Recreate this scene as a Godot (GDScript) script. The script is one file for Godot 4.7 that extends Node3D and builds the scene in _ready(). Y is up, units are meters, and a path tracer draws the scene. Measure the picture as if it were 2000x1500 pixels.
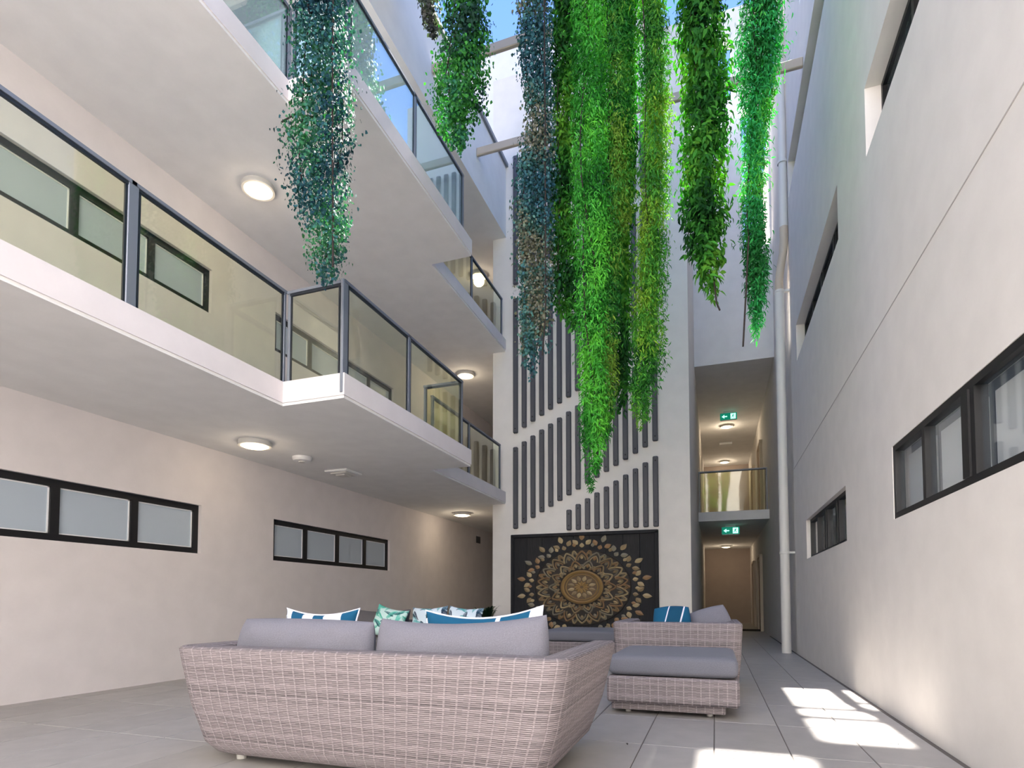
extends Node3D
# A roofless apartment courtyard: balconies on the left, a slatted end wall, a long rendered wall on the right,
# wicker lounges on a tiled floor and vines hanging from pergola beams. x right, y up, z towards the viewer, metres.

const XL := -6.4      # face of the left wall
const XR := 1.43      # face of the right wall
const XN := -4.26     # balcony edge, near stretch
const XW := -3.5      # balcony edge, wide stretch
const XS := -4.18     # balcony edge, far stretch
const DB := 11.5      # depth of the slatted wall
var M := {}
var used := {}
var rng := RandomNumberGenerator.new()

func _ready() -> void:
	rng.seed = 7
	camera_and_light()
	materials()
	shell()
	windows()
	balustrades()
	slat_screen()
	mandala()
	ceiling_fittings()
	corridor_things()
	pergola()
	pipes()
	lounges()
	cushions()
	vines()
	potted_plant()
	fallen_leaves()

# ---------------------------------------------------------------- camera, sky, sun
func camera_and_light() -> void:
	var cam := Camera3D.new()
	cam.name = "camera"
	add_child(cam)
	var f := 1131.0
	var tilt := deg_to_rad(2.5)
	var near := 0.05
	var py := 1172.0 - f * tan(tilt)
	cam.position = Vector3(0, 1, 0)
	cam.rotation = Vector3(tilt, deg_to_rad(19.37), 0)
	cam.set_frustum(1500.0 / f * near, Vector2(0, (py - 750.0) / f * near), near, 200.0)
	cam.current = true
	var env := Environment.new()
	env.background_mode = Environment.BG_SKY
	var sky := Sky.new()
	var sm := ProceduralSkyMaterial.new()
	sm.sky_top_color = Color(0.39, 0.59, 0.92)
	sm.sky_horizon_color = Color(0.96, 0.975, 1.0)
	sm.sky_curve = 0.27
	sm.ground_bottom_color = Color(0.5, 0.48, 0.45)
	sm.ground_horizon_color = Color(0.75, 0.78, 0.8)
	sm.sky_energy_multiplier = 0.95
	sky.sky_material = sm
	env.sky = sky
	env.ambient_light_source = Environment.AMBIENT_SOURCE_SKY
	env.tonemap_mode = Environment.TONE_MAPPER_LINEAR
	env.tonemap_exposure = 2.08
	env.sdfgi_enabled = true
	env.ssao_enabled = true
	env.ssil_enabled = true
	var we := WorldEnvironment.new()
	we.name = "environment"
	we.environment = env
	add_child(we)
	var sun := DirectionalLight3D.new()
	sun.name = "sun"
	sun.light_color = Color(1.0, 0.975, 0.945)
	sun.light_energy = 5.8
	sun.light_angular_distance = 0.6
	sun.shadow_enabled = true
	sun.sky_mode = DirectionalLight3D.SKY_MODE_LIGHT_ONLY
	add_child(sun)
	var to_sun := Vector3(0.004, 1.235, -1.0).normalized()
	sun.look_at_from_position(Vector3.ZERO, -to_sun, Vector3.RIGHT)

# ---------------------------------------------------------------- helpers: naming
func numbered(called: String) -> String:
	if not used.has(called):
		used[called] = 0
		return called
	used[called] += 1
	return "%s_%03d" % [called, used[called]]

func tag(o: Node, label: String, category: String, group := "") -> Node:
	o.set_meta("label", label)
	o.set_meta("category", category)
	if group != "":
		o.set_meta("group", group)
	return o

func thing(called: String, label: String, category: String, at := Vector3.ZERO, group := "") -> Node3D:
	var o := Node3D.new()
	o.name = numbered(called)
	o.position = at
	add_child(o)
	tag(o, label, category, group)
	return o

func obj(called: String, mesh: Mesh, mat: Material, parent: Node = null, at := Vector3.ZERO) -> MeshInstance3D:
	var o := MeshInstance3D.new()
	o.mesh = mesh
	o.material_override = mat
	o.position = at
	if parent == null:
		o.name = numbered(called)
		add_child(o)
	else:
		o.name = called
		parent.add_child(o, true)
	return o

func struct(called: String, mesh: Mesh, mat: Material, label: String, category: String) -> MeshInstance3D:
	var o := obj(called, mesh, mat)
	tag(o, label, category)
	o.set_meta("kind", "structure")
	return o

# ---------------------------------------------------------------- helpers: shapes
func st_new() -> SurfaceTool:
	var st := SurfaceTool.new()
	st.begin(Mesh.PRIMITIVE_TRIANGLES)
	return st

func vert(st: SurfaceTool, p: Vector3, n: Vector3, uv: Vector2) -> void:
	st.set_normal(n)
	st.set_uv(uv)
	st.add_vertex(p)

func uv_of(p: Vector3, n: Vector3) -> Vector2:
	var a := n.abs()
	if a.x > a.y and a.x > a.z:
		return Vector2(p.z, -p.y)
	if a.y > a.z:
		return Vector2(p.x, p.z)
	return Vector2(p.x, -p.y)

func tri(st: SurfaceTool, a: Vector3, b: Vector3, c: Vector3, n: Vector3) -> void:
	if (b - a).cross(c - a).dot(n) > 0.0:
		var t := b
		b = c
		c = t
	vert(st, a, n, uv_of(a, n))
	vert(st, b, n, uv_of(b, n))
	vert(st, c, n, uv_of(c, n))

func quad(st: SurfaceTool, a: Vector3, b: Vector3, c: Vector3, d: Vector3, n: Vector3) -> void:
	tri(st, a, b, c, n)
	tri(st, a, c, d, n)

# box from corner lo to corner hi
func box(st: SurfaceTool, lo: Vector3, hi: Vector3) -> void:
	var p := func(i: int, j: int, k: int) -> Vector3:
		return Vector3(hi.x if i else lo.x, hi.y if j else lo.y, hi.z if k else lo.z)
	quad(st, p.call(0, 0, 0), p.call(0, 1, 0), p.call(0, 1, 1), p.call(0, 0, 1), Vector3.LEFT)
	quad(st, p.call(1, 0, 0), p.call(1, 1, 0), p.call(1, 1, 1), p.call(1, 0, 1), Vector3.RIGHT)
	quad(st, p.call(0, 0, 0), p.call(1, 0, 0), p.call(1, 0, 1), p.call(0, 0, 1), Vector3.DOWN)
	quad(st, p.call(0, 1, 0), p.call(1, 1, 0), p.call(1, 1, 1), p.call(0, 1, 1), Vector3.UP)
	quad(st, p.call(0, 0, 0), p.call(1, 0, 0), p.call(1, 1, 0), p.call(0, 1, 0), Vector3.FORWARD)
	quad(st, p.call(0, 0, 1), p.call(1, 0, 1), p.call(1, 1, 1), p.call(0, 1, 1), Vector3.BACK)

# box given as x, y and depth ranges (depth runs away from the viewer, z = -depth)
func xyd(st: SurfaceTool, x0: float, x1: float, y0: float, y1: float, d0: float, d1: float) -> void:
	box(st, Vector3(x0, y0, -d1), Vector3(x1, y1, -d0))

func box_mesh(x0: float, x1: float, y0: float, y1: float, d0: float, d1: float) -> ArrayMesh:
	var st := st_new()
	xyd(st, x0, x1, y0, y1, d0, d1)
	return st.commit()

# box with chamfered edges, centred on the origin
func cham(size: Vector3, c: float) -> ArrayMesh:
	var st := st_new()
	cham_at(st, Vector3.ZERO, size, c)
	return st.commit()

func cham_at(st: SurfaceTool, at: Vector3, size: Vector3, c: float) -> void:
	var h := size / 2.0
	var ax := [Vector3.RIGHT, Vector3.UP, Vector3.BACK]
	for a in 3:
		var u: int = (a + 1) % 3
		var v: int = (a + 2) % 3
		for s in [-1.0, 1.0]:
			var n: Vector3 = ax[a] * s
			var o: Vector3 = at + n * h[a]
			var du: Vector3 = ax[u] * (h[u] - c)
			var dv: Vector3 = ax[v] * (h[v] - c)
			quad(st, o - du - dv, o + du - dv, o + du + dv, o - du + dv, n)
			for t in [-1.0, 1.0]:                       # the edge between faces a and u
				var n2: Vector3 = (ax[a] * s + ax[u] * t).normalized()
				var e1: Vector3 = at + ax[a] * s * h[a] + ax[u] * t * (h[u] - c)
				var e2: Vector3 = at + ax[a] * s * (h[a] - c) + ax[u] * t * h[u]
				quad(st, e1 - dv, e1 + dv, e2 + dv, e2 - dv, n2)
	for i in [-1.0, 1.0]:
		for j in [-1.0, 1.0]:
			for k in [-1.0, 1.0]:
				var sg := Vector3(i, j, k)
				tri(st, at + sg * Vector3(h.x, h.y - c, h.z - c), at + sg * Vector3(h.x - c, h.y, h.z - c), at + sg * Vector3(h.x - c, h.y - c, h.z), sg.normalized())

# tube through points
func tube(st: SurfaceTool, pts: Array, r: float, sides := 8, caps := true) -> void:
	var rings := []
	for i in pts.size():
		var t: Vector3 = (pts[min(i + 1, pts.size() - 1)] - pts[max(i - 1, 0)]).normalized()
		var ref := Vector3.RIGHT if absf(t.x) < 0.8 else Vector3.UP
		var u := t.cross(ref).normalized()
		var v := t.cross(u).normalized()
		var ring := []
		for k in sides:
			var a := TAU * k / sides
			ring.append([pts[i] + (u * cos(a) + v * sin(a)) * r, u * cos(a) + v * sin(a)])
		rings.append(ring)
	for i in rings.size() - 1:
		for k in sides:
			var k2: int = (k + 1) % sides
			var a = rings[i][k]; var b = rings[i][k2]; var c = rings[i + 1][k2]; var d = rings[i + 1][k]
			smooth_quad(st, [a, b, c, d])
	if caps:
		for e in [0, rings.size() - 1]:
			var n: Vector3 = (pts[0] - pts[1]).normalized() if e == 0 else (pts[-1] - pts[-2]).normalized()
			for k in range(1, sides - 1):
				tri(st, rings[e][0][0], rings[e][k][0], rings[e][k + 1][0], n)

# four [point, normal, uv] corners
func smooth_quad(st: SurfaceTool, q: Array) -> void:
	var face: Vector3 = (q[1][0] - q[0][0]).cross(q[2][0] - q[0][0])
	if face.length() < 1e-12:
		face = (q[2][0] - q[0][0]).cross(q[3][0] - q[0][0])
	var out: bool = face.dot(q[0][1] + q[1][1] + q[2][1] + q[3][1]) > 0.0
	for i in ([0, 2, 1, 0, 3, 2] if out else [0, 1, 2, 0, 2, 3]):
		var c = q[i]
		vert(st, c[0], c[1], c[2] if c.size() > 2 else uv_of(c[0], c[1]))

# surface of revolution about y; profile of [radius, y]
func lathe(st: SurfaceTool, at: Vector3, prof: Array, sides := 32) -> void:
	for i in prof.size() - 1:
		var a: Array = prof[i]
		var b: Array = prof[i + 1]
		var sl := Vector2(b[1] - a[1], a[0] - b[0]).normalized()
		for k in sides:
			var q := []
			for e in [[a, k], [a, k + 1], [b, k + 1], [b, k]]:
				var an: float = TAU * e[1] / sides
				q.append([at + Vector3(cos(an) * e[0][0], e[0][1], sin(an) * e[0][0]), Vector3(cos(an) * sl.x, sl.y, sin(an) * sl.x)])
			if a[0] < 1e-5:
				tri(st, q[0][0], q[2][0], q[3][0], q[2][1])
			elif b[0] < 1e-5:
				tri(st, q[0][0], q[1][0], q[2][0], q[0][1])
			else:
				smooth_quad(st, q)

# flat polygon of (x, depth) points drawn out between two heights
func prism(st: SurfaceTool, poly: Array, y0: float, y1: float) -> void:
	var p2 := PackedVector2Array()
	for p in poly:
		p2.append(Vector2(p[0], -p[1]))
	var idx := Geometry2D.triangulate_polygon(p2)
	for i in range(0, idx.size(), 3):
		for yn in [[y0, Vector3.DOWN], [y1, Vector3.UP]]:
			tri(st, Vector3(p2[idx[i]].x, yn[0], p2[idx[i]].y), Vector3(p2[idx[i + 1]].x, yn[0], p2[idx[i + 1]].y), Vector3(p2[idx[i + 2]].x, yn[0], p2[idx[i + 2]].y), yn[1])
	var ccw := not Geometry2D.is_polygon_clockwise(p2)
	for i in p2.size():
		var a := p2[i]
		var b := p2[(i + 1) % p2.size()]
		var e := (b - a).normalized()
		var n := Vector3(e.y, 0, -e.x) * (1.0 if ccw else -1.0)
		quad(st, Vector3(a.x, y0, a.y), Vector3(b.x, y0, b.y), Vector3(b.x, y1, b.y), Vector3(a.x, y1, a.y), n)

# wall in the plane x = const with rectangular openings [d0, d1, y0, y1]
func wall_x(st: SurfaceTool, x0: float, x1: float, d0: float, d1: float, y0: float, y1: float, holes: Array) -> void:
	var ds := [d0, d1]
	var ys := [y0, y1]
	for h in holes:
		for e in [h[0], h[1]]:
			if e > d0 and e < d1 and not ds.has(e):
				ds.append(e)
		for e in [h[2], h[3]]:
			if e > y0 and e < y1 and not ys.has(e):
				ys.append(e)
	ds.sort()
	ys.sort()
	var open := func(d: float, y: float) -> bool:
		if d < d0 or d > d1 or y < y0 or y > y1:
			return true
		for h in holes:
			if d > h[0] and d < h[1] and y > h[2] and y < h[3]:
				return true
		return false
	for i in ds.size() - 1:
		for j in ys.size() - 1:
			var a: float = ds[i]; var b: float = ds[i + 1]; var lo: float = ys[j]; var hi: float = ys[j + 1]
			var dm := (a + b) / 2; var ym := (lo + hi) / 2
			if open.call(dm, ym):
				continue
			for xs in [[x0, Vector3.LEFT], [x1, Vector3.RIGHT]]:
				quad(st, Vector3(xs[0], lo, -a), Vector3(xs[0], lo, -b), Vector3(xs[0], hi, -b), Vector3(xs[0], hi, -a), xs[1])
			var prev_d: float = a - 0.001
			var next_d: float = b + 0.001
			if open.call(prev_d, ym):
				quad(st, Vector3(x0, lo, -a), Vector3(x1, lo, -a), Vector3(x1, hi, -a), Vector3(x0, hi, -a), Vector3.BACK)
			if open.call(next_d, ym):
				quad(st, Vector3(x0, lo, -b), Vector3(x1, lo, -b), Vector3(x1, hi, -b), Vector3(x0, hi, -b), Vector3.FORWARD)
			if open.call(dm, lo - 0.001):
				quad(st, Vector3(x0, lo, -a), Vector3(x1, lo, -a), Vector3(x1, lo, -b), Vector3(x0, lo, -b), Vector3.DOWN)
			if open.call(dm, hi + 0.001):
				quad(st, Vector3(x0, hi, -a), Vector3(x1, hi, -a), Vector3(x1, hi, -b), Vector3(x0, hi, -b), Vector3.UP)

# ---------------------------------------------------------------- materials
func mat(c: Color, rough := 0.8, metal := 0.0) -> StandardMaterial3D:
	var m := StandardMaterial3D.new()
	m.albedo_color = c
	m.roughness = rough
	m.metallic = metal
	return m

func glass(c: Color, alpha: float, rough := 0.02, metal := 0.0) -> StandardMaterial3D:
	var m := mat(Color(c.r, c.g, c.b, alpha), rough, metal)
	m.transparency = BaseMaterial3D.TRANSPARENCY_ALPHA
	return m

func noise_tex(size: int, freq: float, lo: Color, hi: Color, sd: int, octaves := 4) -> NoiseTexture2D:
	var n := FastNoiseLite.new()
	n.seed = sd
	n.frequency = freq
	n.fractal_octaves = octaves
	var t := NoiseTexture2D.new()
	t.width = size
	t.height = size
	t.seamless = true
	t.noise = n
	var g := Gradient.new()
	g.set_color(0, lo)
	g.set_color(1, hi)
	t.color_ramp = g
	return t

func rendered(c: Color, rough := 0.85) -> StandardMaterial3D:
	var m := mat(c, rough)
	m.albedo_texture = noise_tex(512, 0.012, Color(0.965, 0.965, 0.965), Color(1, 1, 1), 3)
	m.uv1_triplanar = true
	m.uv1_world_triplanar = true
	m.uv1_scale = Vector3(0.35, 0.35, 0.35)
	return m

func image_mat(img: Image, rough := 0.9) -> StandardMaterial3D:
	var m := mat(Color.WHITE, rough)
	img.generate_mipmaps()
	m.albedo_texture = ImageTexture.create_from_image(img)
	return m

# flat rattan: narrow strands run across, lighter stakes run up and down, over and under
func wicker_images() -> Array:
	var n := 512
	var col := Image.create(n, n, false, Image.FORMAT_RGB8)
	var hgt := Image.create(n, n, false, Image.FORMAT_L8)
	var r := RandomNumberGenerator.new()
	r.seed = 5
	var rows := 28
	var stakes := 4
	var tone := []
	for i in rows:
		tone.append(r.randf_range(-0.04, 0.04) + (-0.03 if (i / 3) % 2 == 0 else 0.01))
	tone[9] = -0.14
	var cell := []
	for i in rows * stakes:
		cell.append(r.randf_range(-0.035, 0.035))
	var rowh := float(n) / rows
	var stw := float(n) / stakes
	for y in n:
		var ri := mini(int(y / rowh), rows - 1)
		var fy: float = fposmod(y, rowh) / rowh
		for x in n:
			var si := int(x / stw)
			var fx: float = fposmod(x, stw) / stw
			var dx: float = absf(fx - 0.5) * stw               # pixels from the stake
			var over: bool = (ri + si) % 2 == 0
			var h: float = 0.5 * sin(fy * PI)
			var v: float = 0.69 + tone[ri] + cell[ri * stakes + si]
			if fy < 0.24:
				v -= 0.22 if over else 0.09
			if dx < 11.0:
				h = 0.45 + 0.4 * sqrt(1.0 - dx / 11.0) + (0.12 * sin(fy * PI) if over else 0.0)
				v = lerpf(v, 0.79 if not over else 0.72, 0.75)
				if fy < 0.2 and over:
					v -= 0.12
			v += r.randf_range(-0.03, 0.03)
			col.set_pixel(x, y, Color(v, v * 0.945, v * 0.93))
			hgt.set_pixel(x, y, Color(h, h, h))
	return [col, hgt]

func fabric(c: Color, sd: int) -> StandardMaterial3D:
	var m := mat(c, 0.95)
	m.albedo_texture = noise_tex(512, 0.09, Color(0.82, 0.82, 0.84), Color(1, 1, 1), sd, 3)
	m.uv1_triplanar = true
	m.uv1_scale = Vector3(2.2, 2.2, 2.2)
	m.rim_enabled = true
	m.rim = 0.25
	m.rim_tint = 0.6
	return m

func stripe_image(bands: Array, slant: float) -> Image:
	var n := 256
	var img := Image.create(n, n, false, Image.FORMAT_RGB8)
	for y in n:
		for x in n:
			var t: float = fposmod((x + slant * y) / float(n), 1.0)
			var c: Color = bands[-1][1]
			for b in bands:
				if t < b[0]:
					c = b[1]
					break
			img.set_pixel(x, y, c)
	return img

# leaf print: pale ground with fronds of fine leaflets in two tones
func frond_image(ground: Color, inks: Array, sd: int) -> Image:
	var n := 256
	var img := Image.create(n, n, false, Image.FORMAT_RGB8)
	img.fill(ground)
	var r := RandomNumberGenerator.new()
	r.seed = sd
	for k in 24:
		var p := Vector2(r.randf() * n, r.randf() * n)
		var a := r.randf() * TAU
		var ink: Color = inks[k % inks.size()]
		for i in 26:
			a += 0.025
			p += Vector2(cos(a), sin(a)) * 3.6
			var len := 20.0 * sin(PI * (i + 2) / 29.0)
			for s in [-1.0, 1.0]:
				var d := Vector2(cos(a + s * 0.8), sin(a + s * 0.8))
				for t in int(len * 1.5):
					var q: Vector2 = p + d * t / 1.5
					for w in 2:
						img.set_pixel(posmod(int(q.x) + w, n), posmod(int(q.y), n), ink)
	return img

func materials() -> void:
	M.wall = rendered(Color(0.91, 0.89, 0.868))
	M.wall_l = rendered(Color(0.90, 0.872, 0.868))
	M.white = rendered(Color(0.93, 0.925, 0.92))
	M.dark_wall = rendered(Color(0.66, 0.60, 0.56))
	M.grout = mat(Color(0.40, 0.37, 0.345), 0.9)
	M.tile = []
	for i in 4:
		var m := mat(Color(0.665, 0.648, 0.63) * (0.97 + 0.02 * i), 0.42)
		m.albedo_color.a = 1.0
		m.albedo_texture = noise_tex(256, 0.02, Color(0.94, 0.94, 0.94), Color(1, 1, 1), 20 + i)
		m.uv1_triplanar = true
		m.uv1_world_triplanar = true
		m.uv1_scale = Vector3(0.8, 0.8, 0.8)
		M.tile.append(m)
	M.black = mat(Color(0.05, 0.05, 0.065), 0.5)
	M.steel = mat(Color(0.50, 0.52, 0.56), 0.4, 0.35)
	M.rail_dark = mat(Color(0.14, 0.16, 0.19), 0.4, 0.2)
	M.glass = glass(Color(0.965, 0.98, 0.885), 0.0)
	M.glass.refraction_enabled = true
	M.glass.refraction_scale = 0.05
	M.glass_sky = glass(Color(0.86, 0.95, 0.96), 0.12, 0.02, 0.6)
	M.frosted = mat(Color(0.72, 0.765, 0.81), 0.3)
	M.seal = mat(Color(0.95, 0.95, 0.96), 0.6)
	M.pane = glass(Color(0.55, 0.62, 0.68), 0.10)
	M.room = mat(Color(0.20, 0.21, 0.24), 0.9)
	M.blind = mat(Color(0.90, 0.92, 0.92), 0.8)
	M.slat = mat(Color(0.30, 0.30, 0.325), 0.55)
	M.bolt = mat(Color(0.16, 0.16, 0.17), 0.4, 0.5)
	M.pipe = mat(Color(0.88, 0.87, 0.85), 0.45)
	M.pipe_old = mat(Color(0.80, 0.74, 0.66), 0.5)
	M.beam = mat(Color(0.72, 0.67, 0.61), 0.6)
	M.lamp_ring = mat(Color(0.80, 0.79, 0.77), 0.5)
	M.lamp = mat(Color(1, 0.97, 0.9), 0.6)
	M.lamp.emission_enabled = true
	M.lamp.emission = Color(1.0, 0.90, 0.74)
	M.lamp.emission_energy_multiplier = 2.6
	M.plastic = mat(Color(0.92, 0.92, 0.92), 0.5)
	M.sign = mat(Color(0.05, 0.50, 0.40), 0.5)
	M.sign.emission_enabled = true
	M.sign.emission = Color(0.0, 0.45, 0.36)
	M.sign.emission_energy_multiplier = 0.5
	M.sign_white = mat(Color(0.9, 1, 0.97), 0.5)
	M.sign_white.emission_enabled = true
	M.sign_white.emission = Color(0.65, 1.0, 0.9)
	M.sign_white.emission_energy_multiplier = 0.9
	var w := wicker_images()
	M.wicker = image_mat(w[0], 0.7)
	M.wicker.albedo_color = Color(0.80, 0.79, 0.815)
	w[1].generate_mipmaps()
	M.wicker.heightmap_enabled = true
	M.wicker.heightmap_texture = ImageTexture.create_from_image(w[1])
	M.wicker.heightmap_scale = 0.5
	M.wicker.uv1_scale = Vector3(3.6, 3.3, 1)
	M.grey_cloth = fabric(Color(0.52, 0.515, 0.55), 31)
	M.seat_cloth = fabric(Color(0.47, 0.475, 0.51), 32)
	M.dark_cloth = fabric(Color(0.42, 0.41, 0.42), 33)
	var teal := Color(0.02, 0.33, 0.47)
	var pale := Color(0.88, 0.88, 0.93)
	M.stripe = image_mat(stripe_image([[0.10, pale], [0.28, teal], [0.42, pale], [0.56, teal], [0.80, pale], [1.0, teal]], -0.22))
	M.stripe_flat = image_mat(stripe_image([[0.62, teal], [0.66, pale], [0.90, teal], [1.0, pale]], 0.0))
	M.stripe_teal = image_mat(stripe_image([[0.44, teal], [0.475, pale], [0.86, teal * 0.85], [0.90, pale], [1.0, teal]], 0.3))
	M.fronds = image_mat(frond_image(Color(0.84, 0.90, 0.93), [Color(0.10, 0.26, 0.36), Color(0.35, 0.66, 0.66), Color(0.14, 0.2, 0.28)], 4))
	M.green_fronds = image_mat(frond_image(Color(0.80, 0.92, 0.90), [Color(0.18, 0.68, 0.58), Color(0.05, 0.28, 0.33), Color(0.35, 0.78, 0.70)], 9))
	M.piping = mat(Color(0.9, 0.9, 0.94), 0.9)
	M.plank = []
	for i in 3:
		var m := mat([Color(0.135, 0.135, 0.15), Color(0.16, 0.155, 0.16), Color(0.11, 0.11, 0.13)][i], 0.75)
		m.albedo_texture = noise_tex(256, 0.03, Color(0.6, 0.6, 0.6), Color(1, 1, 1), 50 + i)
		m.uv1_scale = Vector3(4, 0.4, 1)
		M.plank.append(m)
	M.carved = []
	for c in [Color(0.70, 0.62, 0.47), Color(0.58, 0.50, 0.37), Color(0.53, 0.50, 0.43), Color(0.60, 0.47, 0.33)]:
		M.carved.append(mat(c, 0.6))
	M.carved_dark = mat(Color(0.17, 0.145, 0.12), 0.7)
	M.carved_mid = mat(Color(0.36, 0.28, 0.18), 0.6)
	M.scribe = mat(Color(0.72, 0.70, 0.68), 0.9)
	M.gold = mat(Color(0.58, 0.46, 0.27), 0.5)
	M.soil = mat(Color(0.18, 0.14, 0.11), 0.95)
	M.pot = mat(Color(0.25, 0.25, 0.26), 0.6)
	M.door = mat(Color(0.55, 0.43, 0.33), 0.6)
	M.door_frame = mat(Color(0.80, 0.74, 0.66), 0.6)
	M.mat = mat(Color(0.10, 0.08, 0.075), 0.95)
	M.leaf = mat(Color.WHITE, 0.7)
	M.leaf.metallic_specular = 0.3
	M.leaf.vertex_color_use_as_albedo = true
	M.leaf.backlight_enabled = true
	M.leaf.backlight = Color(0.55, 0.75, 0.4)
	M.stem = mat(Color(0.16, 0.12, 0.10), 0.8)

# ---------------------------------------------------------------- the building
const WIN_G := [[1.9, 5.82], [7.15, 10.52]]
const WIN_1 := [[2.3, 5.9], [7.1, 10.6]]
const WIN_R := [[2.4, 5.66, 1.68, 2.30], [7.52, 10.6, 1.68, 2.32], [2.6, 6.23, 5.27, 5.95], [7.58, 11.3, 5.27, 5.93], [8.0, 11.95, 8.72, 9.42]]

func shell() -> void:
	# floor: mortar bed, tiles laid on it one by one, larger slabs where the joints can no longer be seen
	var floor_o := struct("floor", box_mesh(XL - 0.3, XR + 0.3, -0.25, -0.006, -3.3, 27.4), M.grout, "pale rectangular floor tiles with thin grey joints", "floor")
	var tw := 0.4725
	var td := 0.965
	var tile := cham(Vector3(tw - 0.007, 0.06, td - 0.007), 0.003)
	var x0 := 0.447 - 0.0
	for i in range(-15, 3):
		for j in range(-2, 14):
			var cx := x0 + (i + 0.5) * tw
			var d := 4.145 + (j + 0.5) * td
			if cx < XL - 0.1 or cx > XR + 0.1:
				continue
			var o := obj("tile", tile, M.tile[rng.randi() % 4], floor_o, Vector3(cx, -0.03, -d))
			o.set_meta("label", "pale grey floor tile")
	obj("floor_slab", box_mesh(XL - 0.2, XR + 0.2, -0.05, 0.0, -3.2, 4.145 - 2 * td - 0.004), M.tile[1], floor_o)
	obj("floor_slab", box_mesh(XL - 0.2, XR + 0.2, -0.05, 0.0, 4.145 + 14 * td + 0.004, 27.3), M.tile[1], floor_o)

	var st := st_new()
	var holes := []
	for w in WIN_G:
		holes.append([w[0], w[1], 1.61, 2.25])
	for w in WIN_1:
		holes.append([w[0], w[1], 4.87, 5.48])
	wall_x(st, XL - 0.3, XL, -3.0, 27.0, -0.1, 9.1, holes)
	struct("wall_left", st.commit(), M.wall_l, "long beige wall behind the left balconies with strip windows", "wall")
	st = st_new()
	wall_x(st, XR, XR + 0.3, -3.0, 27.0, -0.1, 13.0, WIN_R + [[-4.0, 6.6, 8.0, 15.0], [6.6, 10.1, 10.7, 15.0]])
	var wr := struct("wall_right", st.commit(), M.wall, "tall grey-beige rendered wall on the right with deep strip windows", "wall")
	obj("groove", box_mesh(XR - 0.004, XR + 0.01, 3.47, 3.478, -3.0, 12.0), M.scribe, wr)

	# the block that carries the slats: a broad pier with a taller head to its left
	st = st_new()
	xyd(st, -4.48, -0.43, -0.1, 12.47, DB, 27.0)
	struct("wall_back", st.commit(), M.wall, "tall pale end wall of the courtyard carrying dark slats", "wall")

	struct("wall_sun_block", box_mesh(-2.9, -1.25, 12.47, 15.5, DB, 20.0), M.wall, "added pale sun-blocking mass above the end wall, hidden behind the vines", "wall")  # hidden mass added to keep direct sun off the sofas
	struct("wall_head", box_mesh(-6.4, -2.9, 12.47 - 3.35, 13.15, DB + 0.02, DB + 0.35), M.white, "white upper wall seen between the pergola beams at top", "wall")
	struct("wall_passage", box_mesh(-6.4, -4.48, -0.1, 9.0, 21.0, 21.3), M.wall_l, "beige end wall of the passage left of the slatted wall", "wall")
	# recess over the corridors, with two openings added high up to throw sun patches
	st = st_new()
	var hd := 15.2
	xyd(st, -0.43, XR, 6.92, 9.76, hd, hd + 0.3)
	xyd(st, -0.43, 0.77, 9.76, 13.7, hd, hd + 0.3)
	xyd(st, -0.43, -0.02, 13.7, 15.3, hd, hd + 0.3)
	xyd(st, 0.56, 0.77, 13.7, 16.1, hd, hd + 0.3)
	xyd(st, -0.43, 0.56, 15.3, 16.1, hd, hd + 0.3)
	xyd(st, 1.385, XR, 9.76, 16.1, hd, hd + 0.3)
	xyd(st, 0.77, 1.385, 13.36, 16.1, hd, hd + 0.3)
	xyd(st, 0.77, 1.385, 11.36, 11.44, hd, hd + 0.1)  # two bars added across the opening to stripe the sun patch
	xyd(st, 0.77, 1.385, 11.92, 12.02, hd, hd + 0.1)
	struct("wall_recess", st.commit(), M.white, "blue-shaded white wall above the corridor openings", "wall")
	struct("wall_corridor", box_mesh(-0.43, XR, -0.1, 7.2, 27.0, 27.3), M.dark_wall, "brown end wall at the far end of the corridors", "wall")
	struct("ceiling_corridor", box_mesh(-0.43, XR, 6.92, 7.2, hd + 0.3, 27.0), M.white, "grey ceiling of the upper corridor", "ceiling")
	struct("ceiling_lobby", box_mesh(-0.43, XR, 3.24, 3.5, 17.3, 27.0), M.white, "pale slab edge between the lower and upper corridors", "ceiling")

	# balcony slabs; their undersides are the ceilings below
	var names := ["pale lavender underside and edge of the first balcony slab", "pale underside and edge of the second balcony slab"]
	for l in 2:
		var y0: float = [3.04, 6.34][l]
		st = st_new()
		var e := 0.012
		prism(st, [[XL, -3.0], [XN - e, -3.0], [XN - e, 4.86 + e], [XW - e, 4.86 + e], [XW - e, 8.08 - e], [XS - e, 8.08 - e], [XS - e, DB], [-4.48, DB], [-4.48, 21.0], [XL, 21.0]], y0, y0 + 0.03)
		var under := st
		st = st_new()
		prism(st, [[XL, -3.0], [XN, -3.0], [XN, 4.86], [XW, 4.86], [XW, 8.08], [XS, 8.08], [XS, DB], [-4.48, DB], [-4.48, 21.0], [XL, 21.0]], y0 + 0.03, y0 + 0.255)
		var sl := struct("ceiling", under.commit(), M.white, names[l], "ceiling")
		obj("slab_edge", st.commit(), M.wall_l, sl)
	st = st_new()
	prism(st, [[XL, -3.0], [XS, -3.0], [XS, DB], [-4.48, DB], [-4.48, 21.0], [XL, 21.0]], 8.86, 9.12)
	xyd(st, XS - 0.2, XS, 9.12, 10.42, -3.0, DB)
	struct("ceiling_roof", st.commit(), M.white, "bright white roof edge and parapet above the top balcony", "ceiling")
	struct("trim_1", box_mesh(XS - 0.24, XS + 0.05, 10.42, 10.5, -3.0, DB), M.steel, "grey metal capping along the white parapet", "trim")
	st = st_new()
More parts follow.
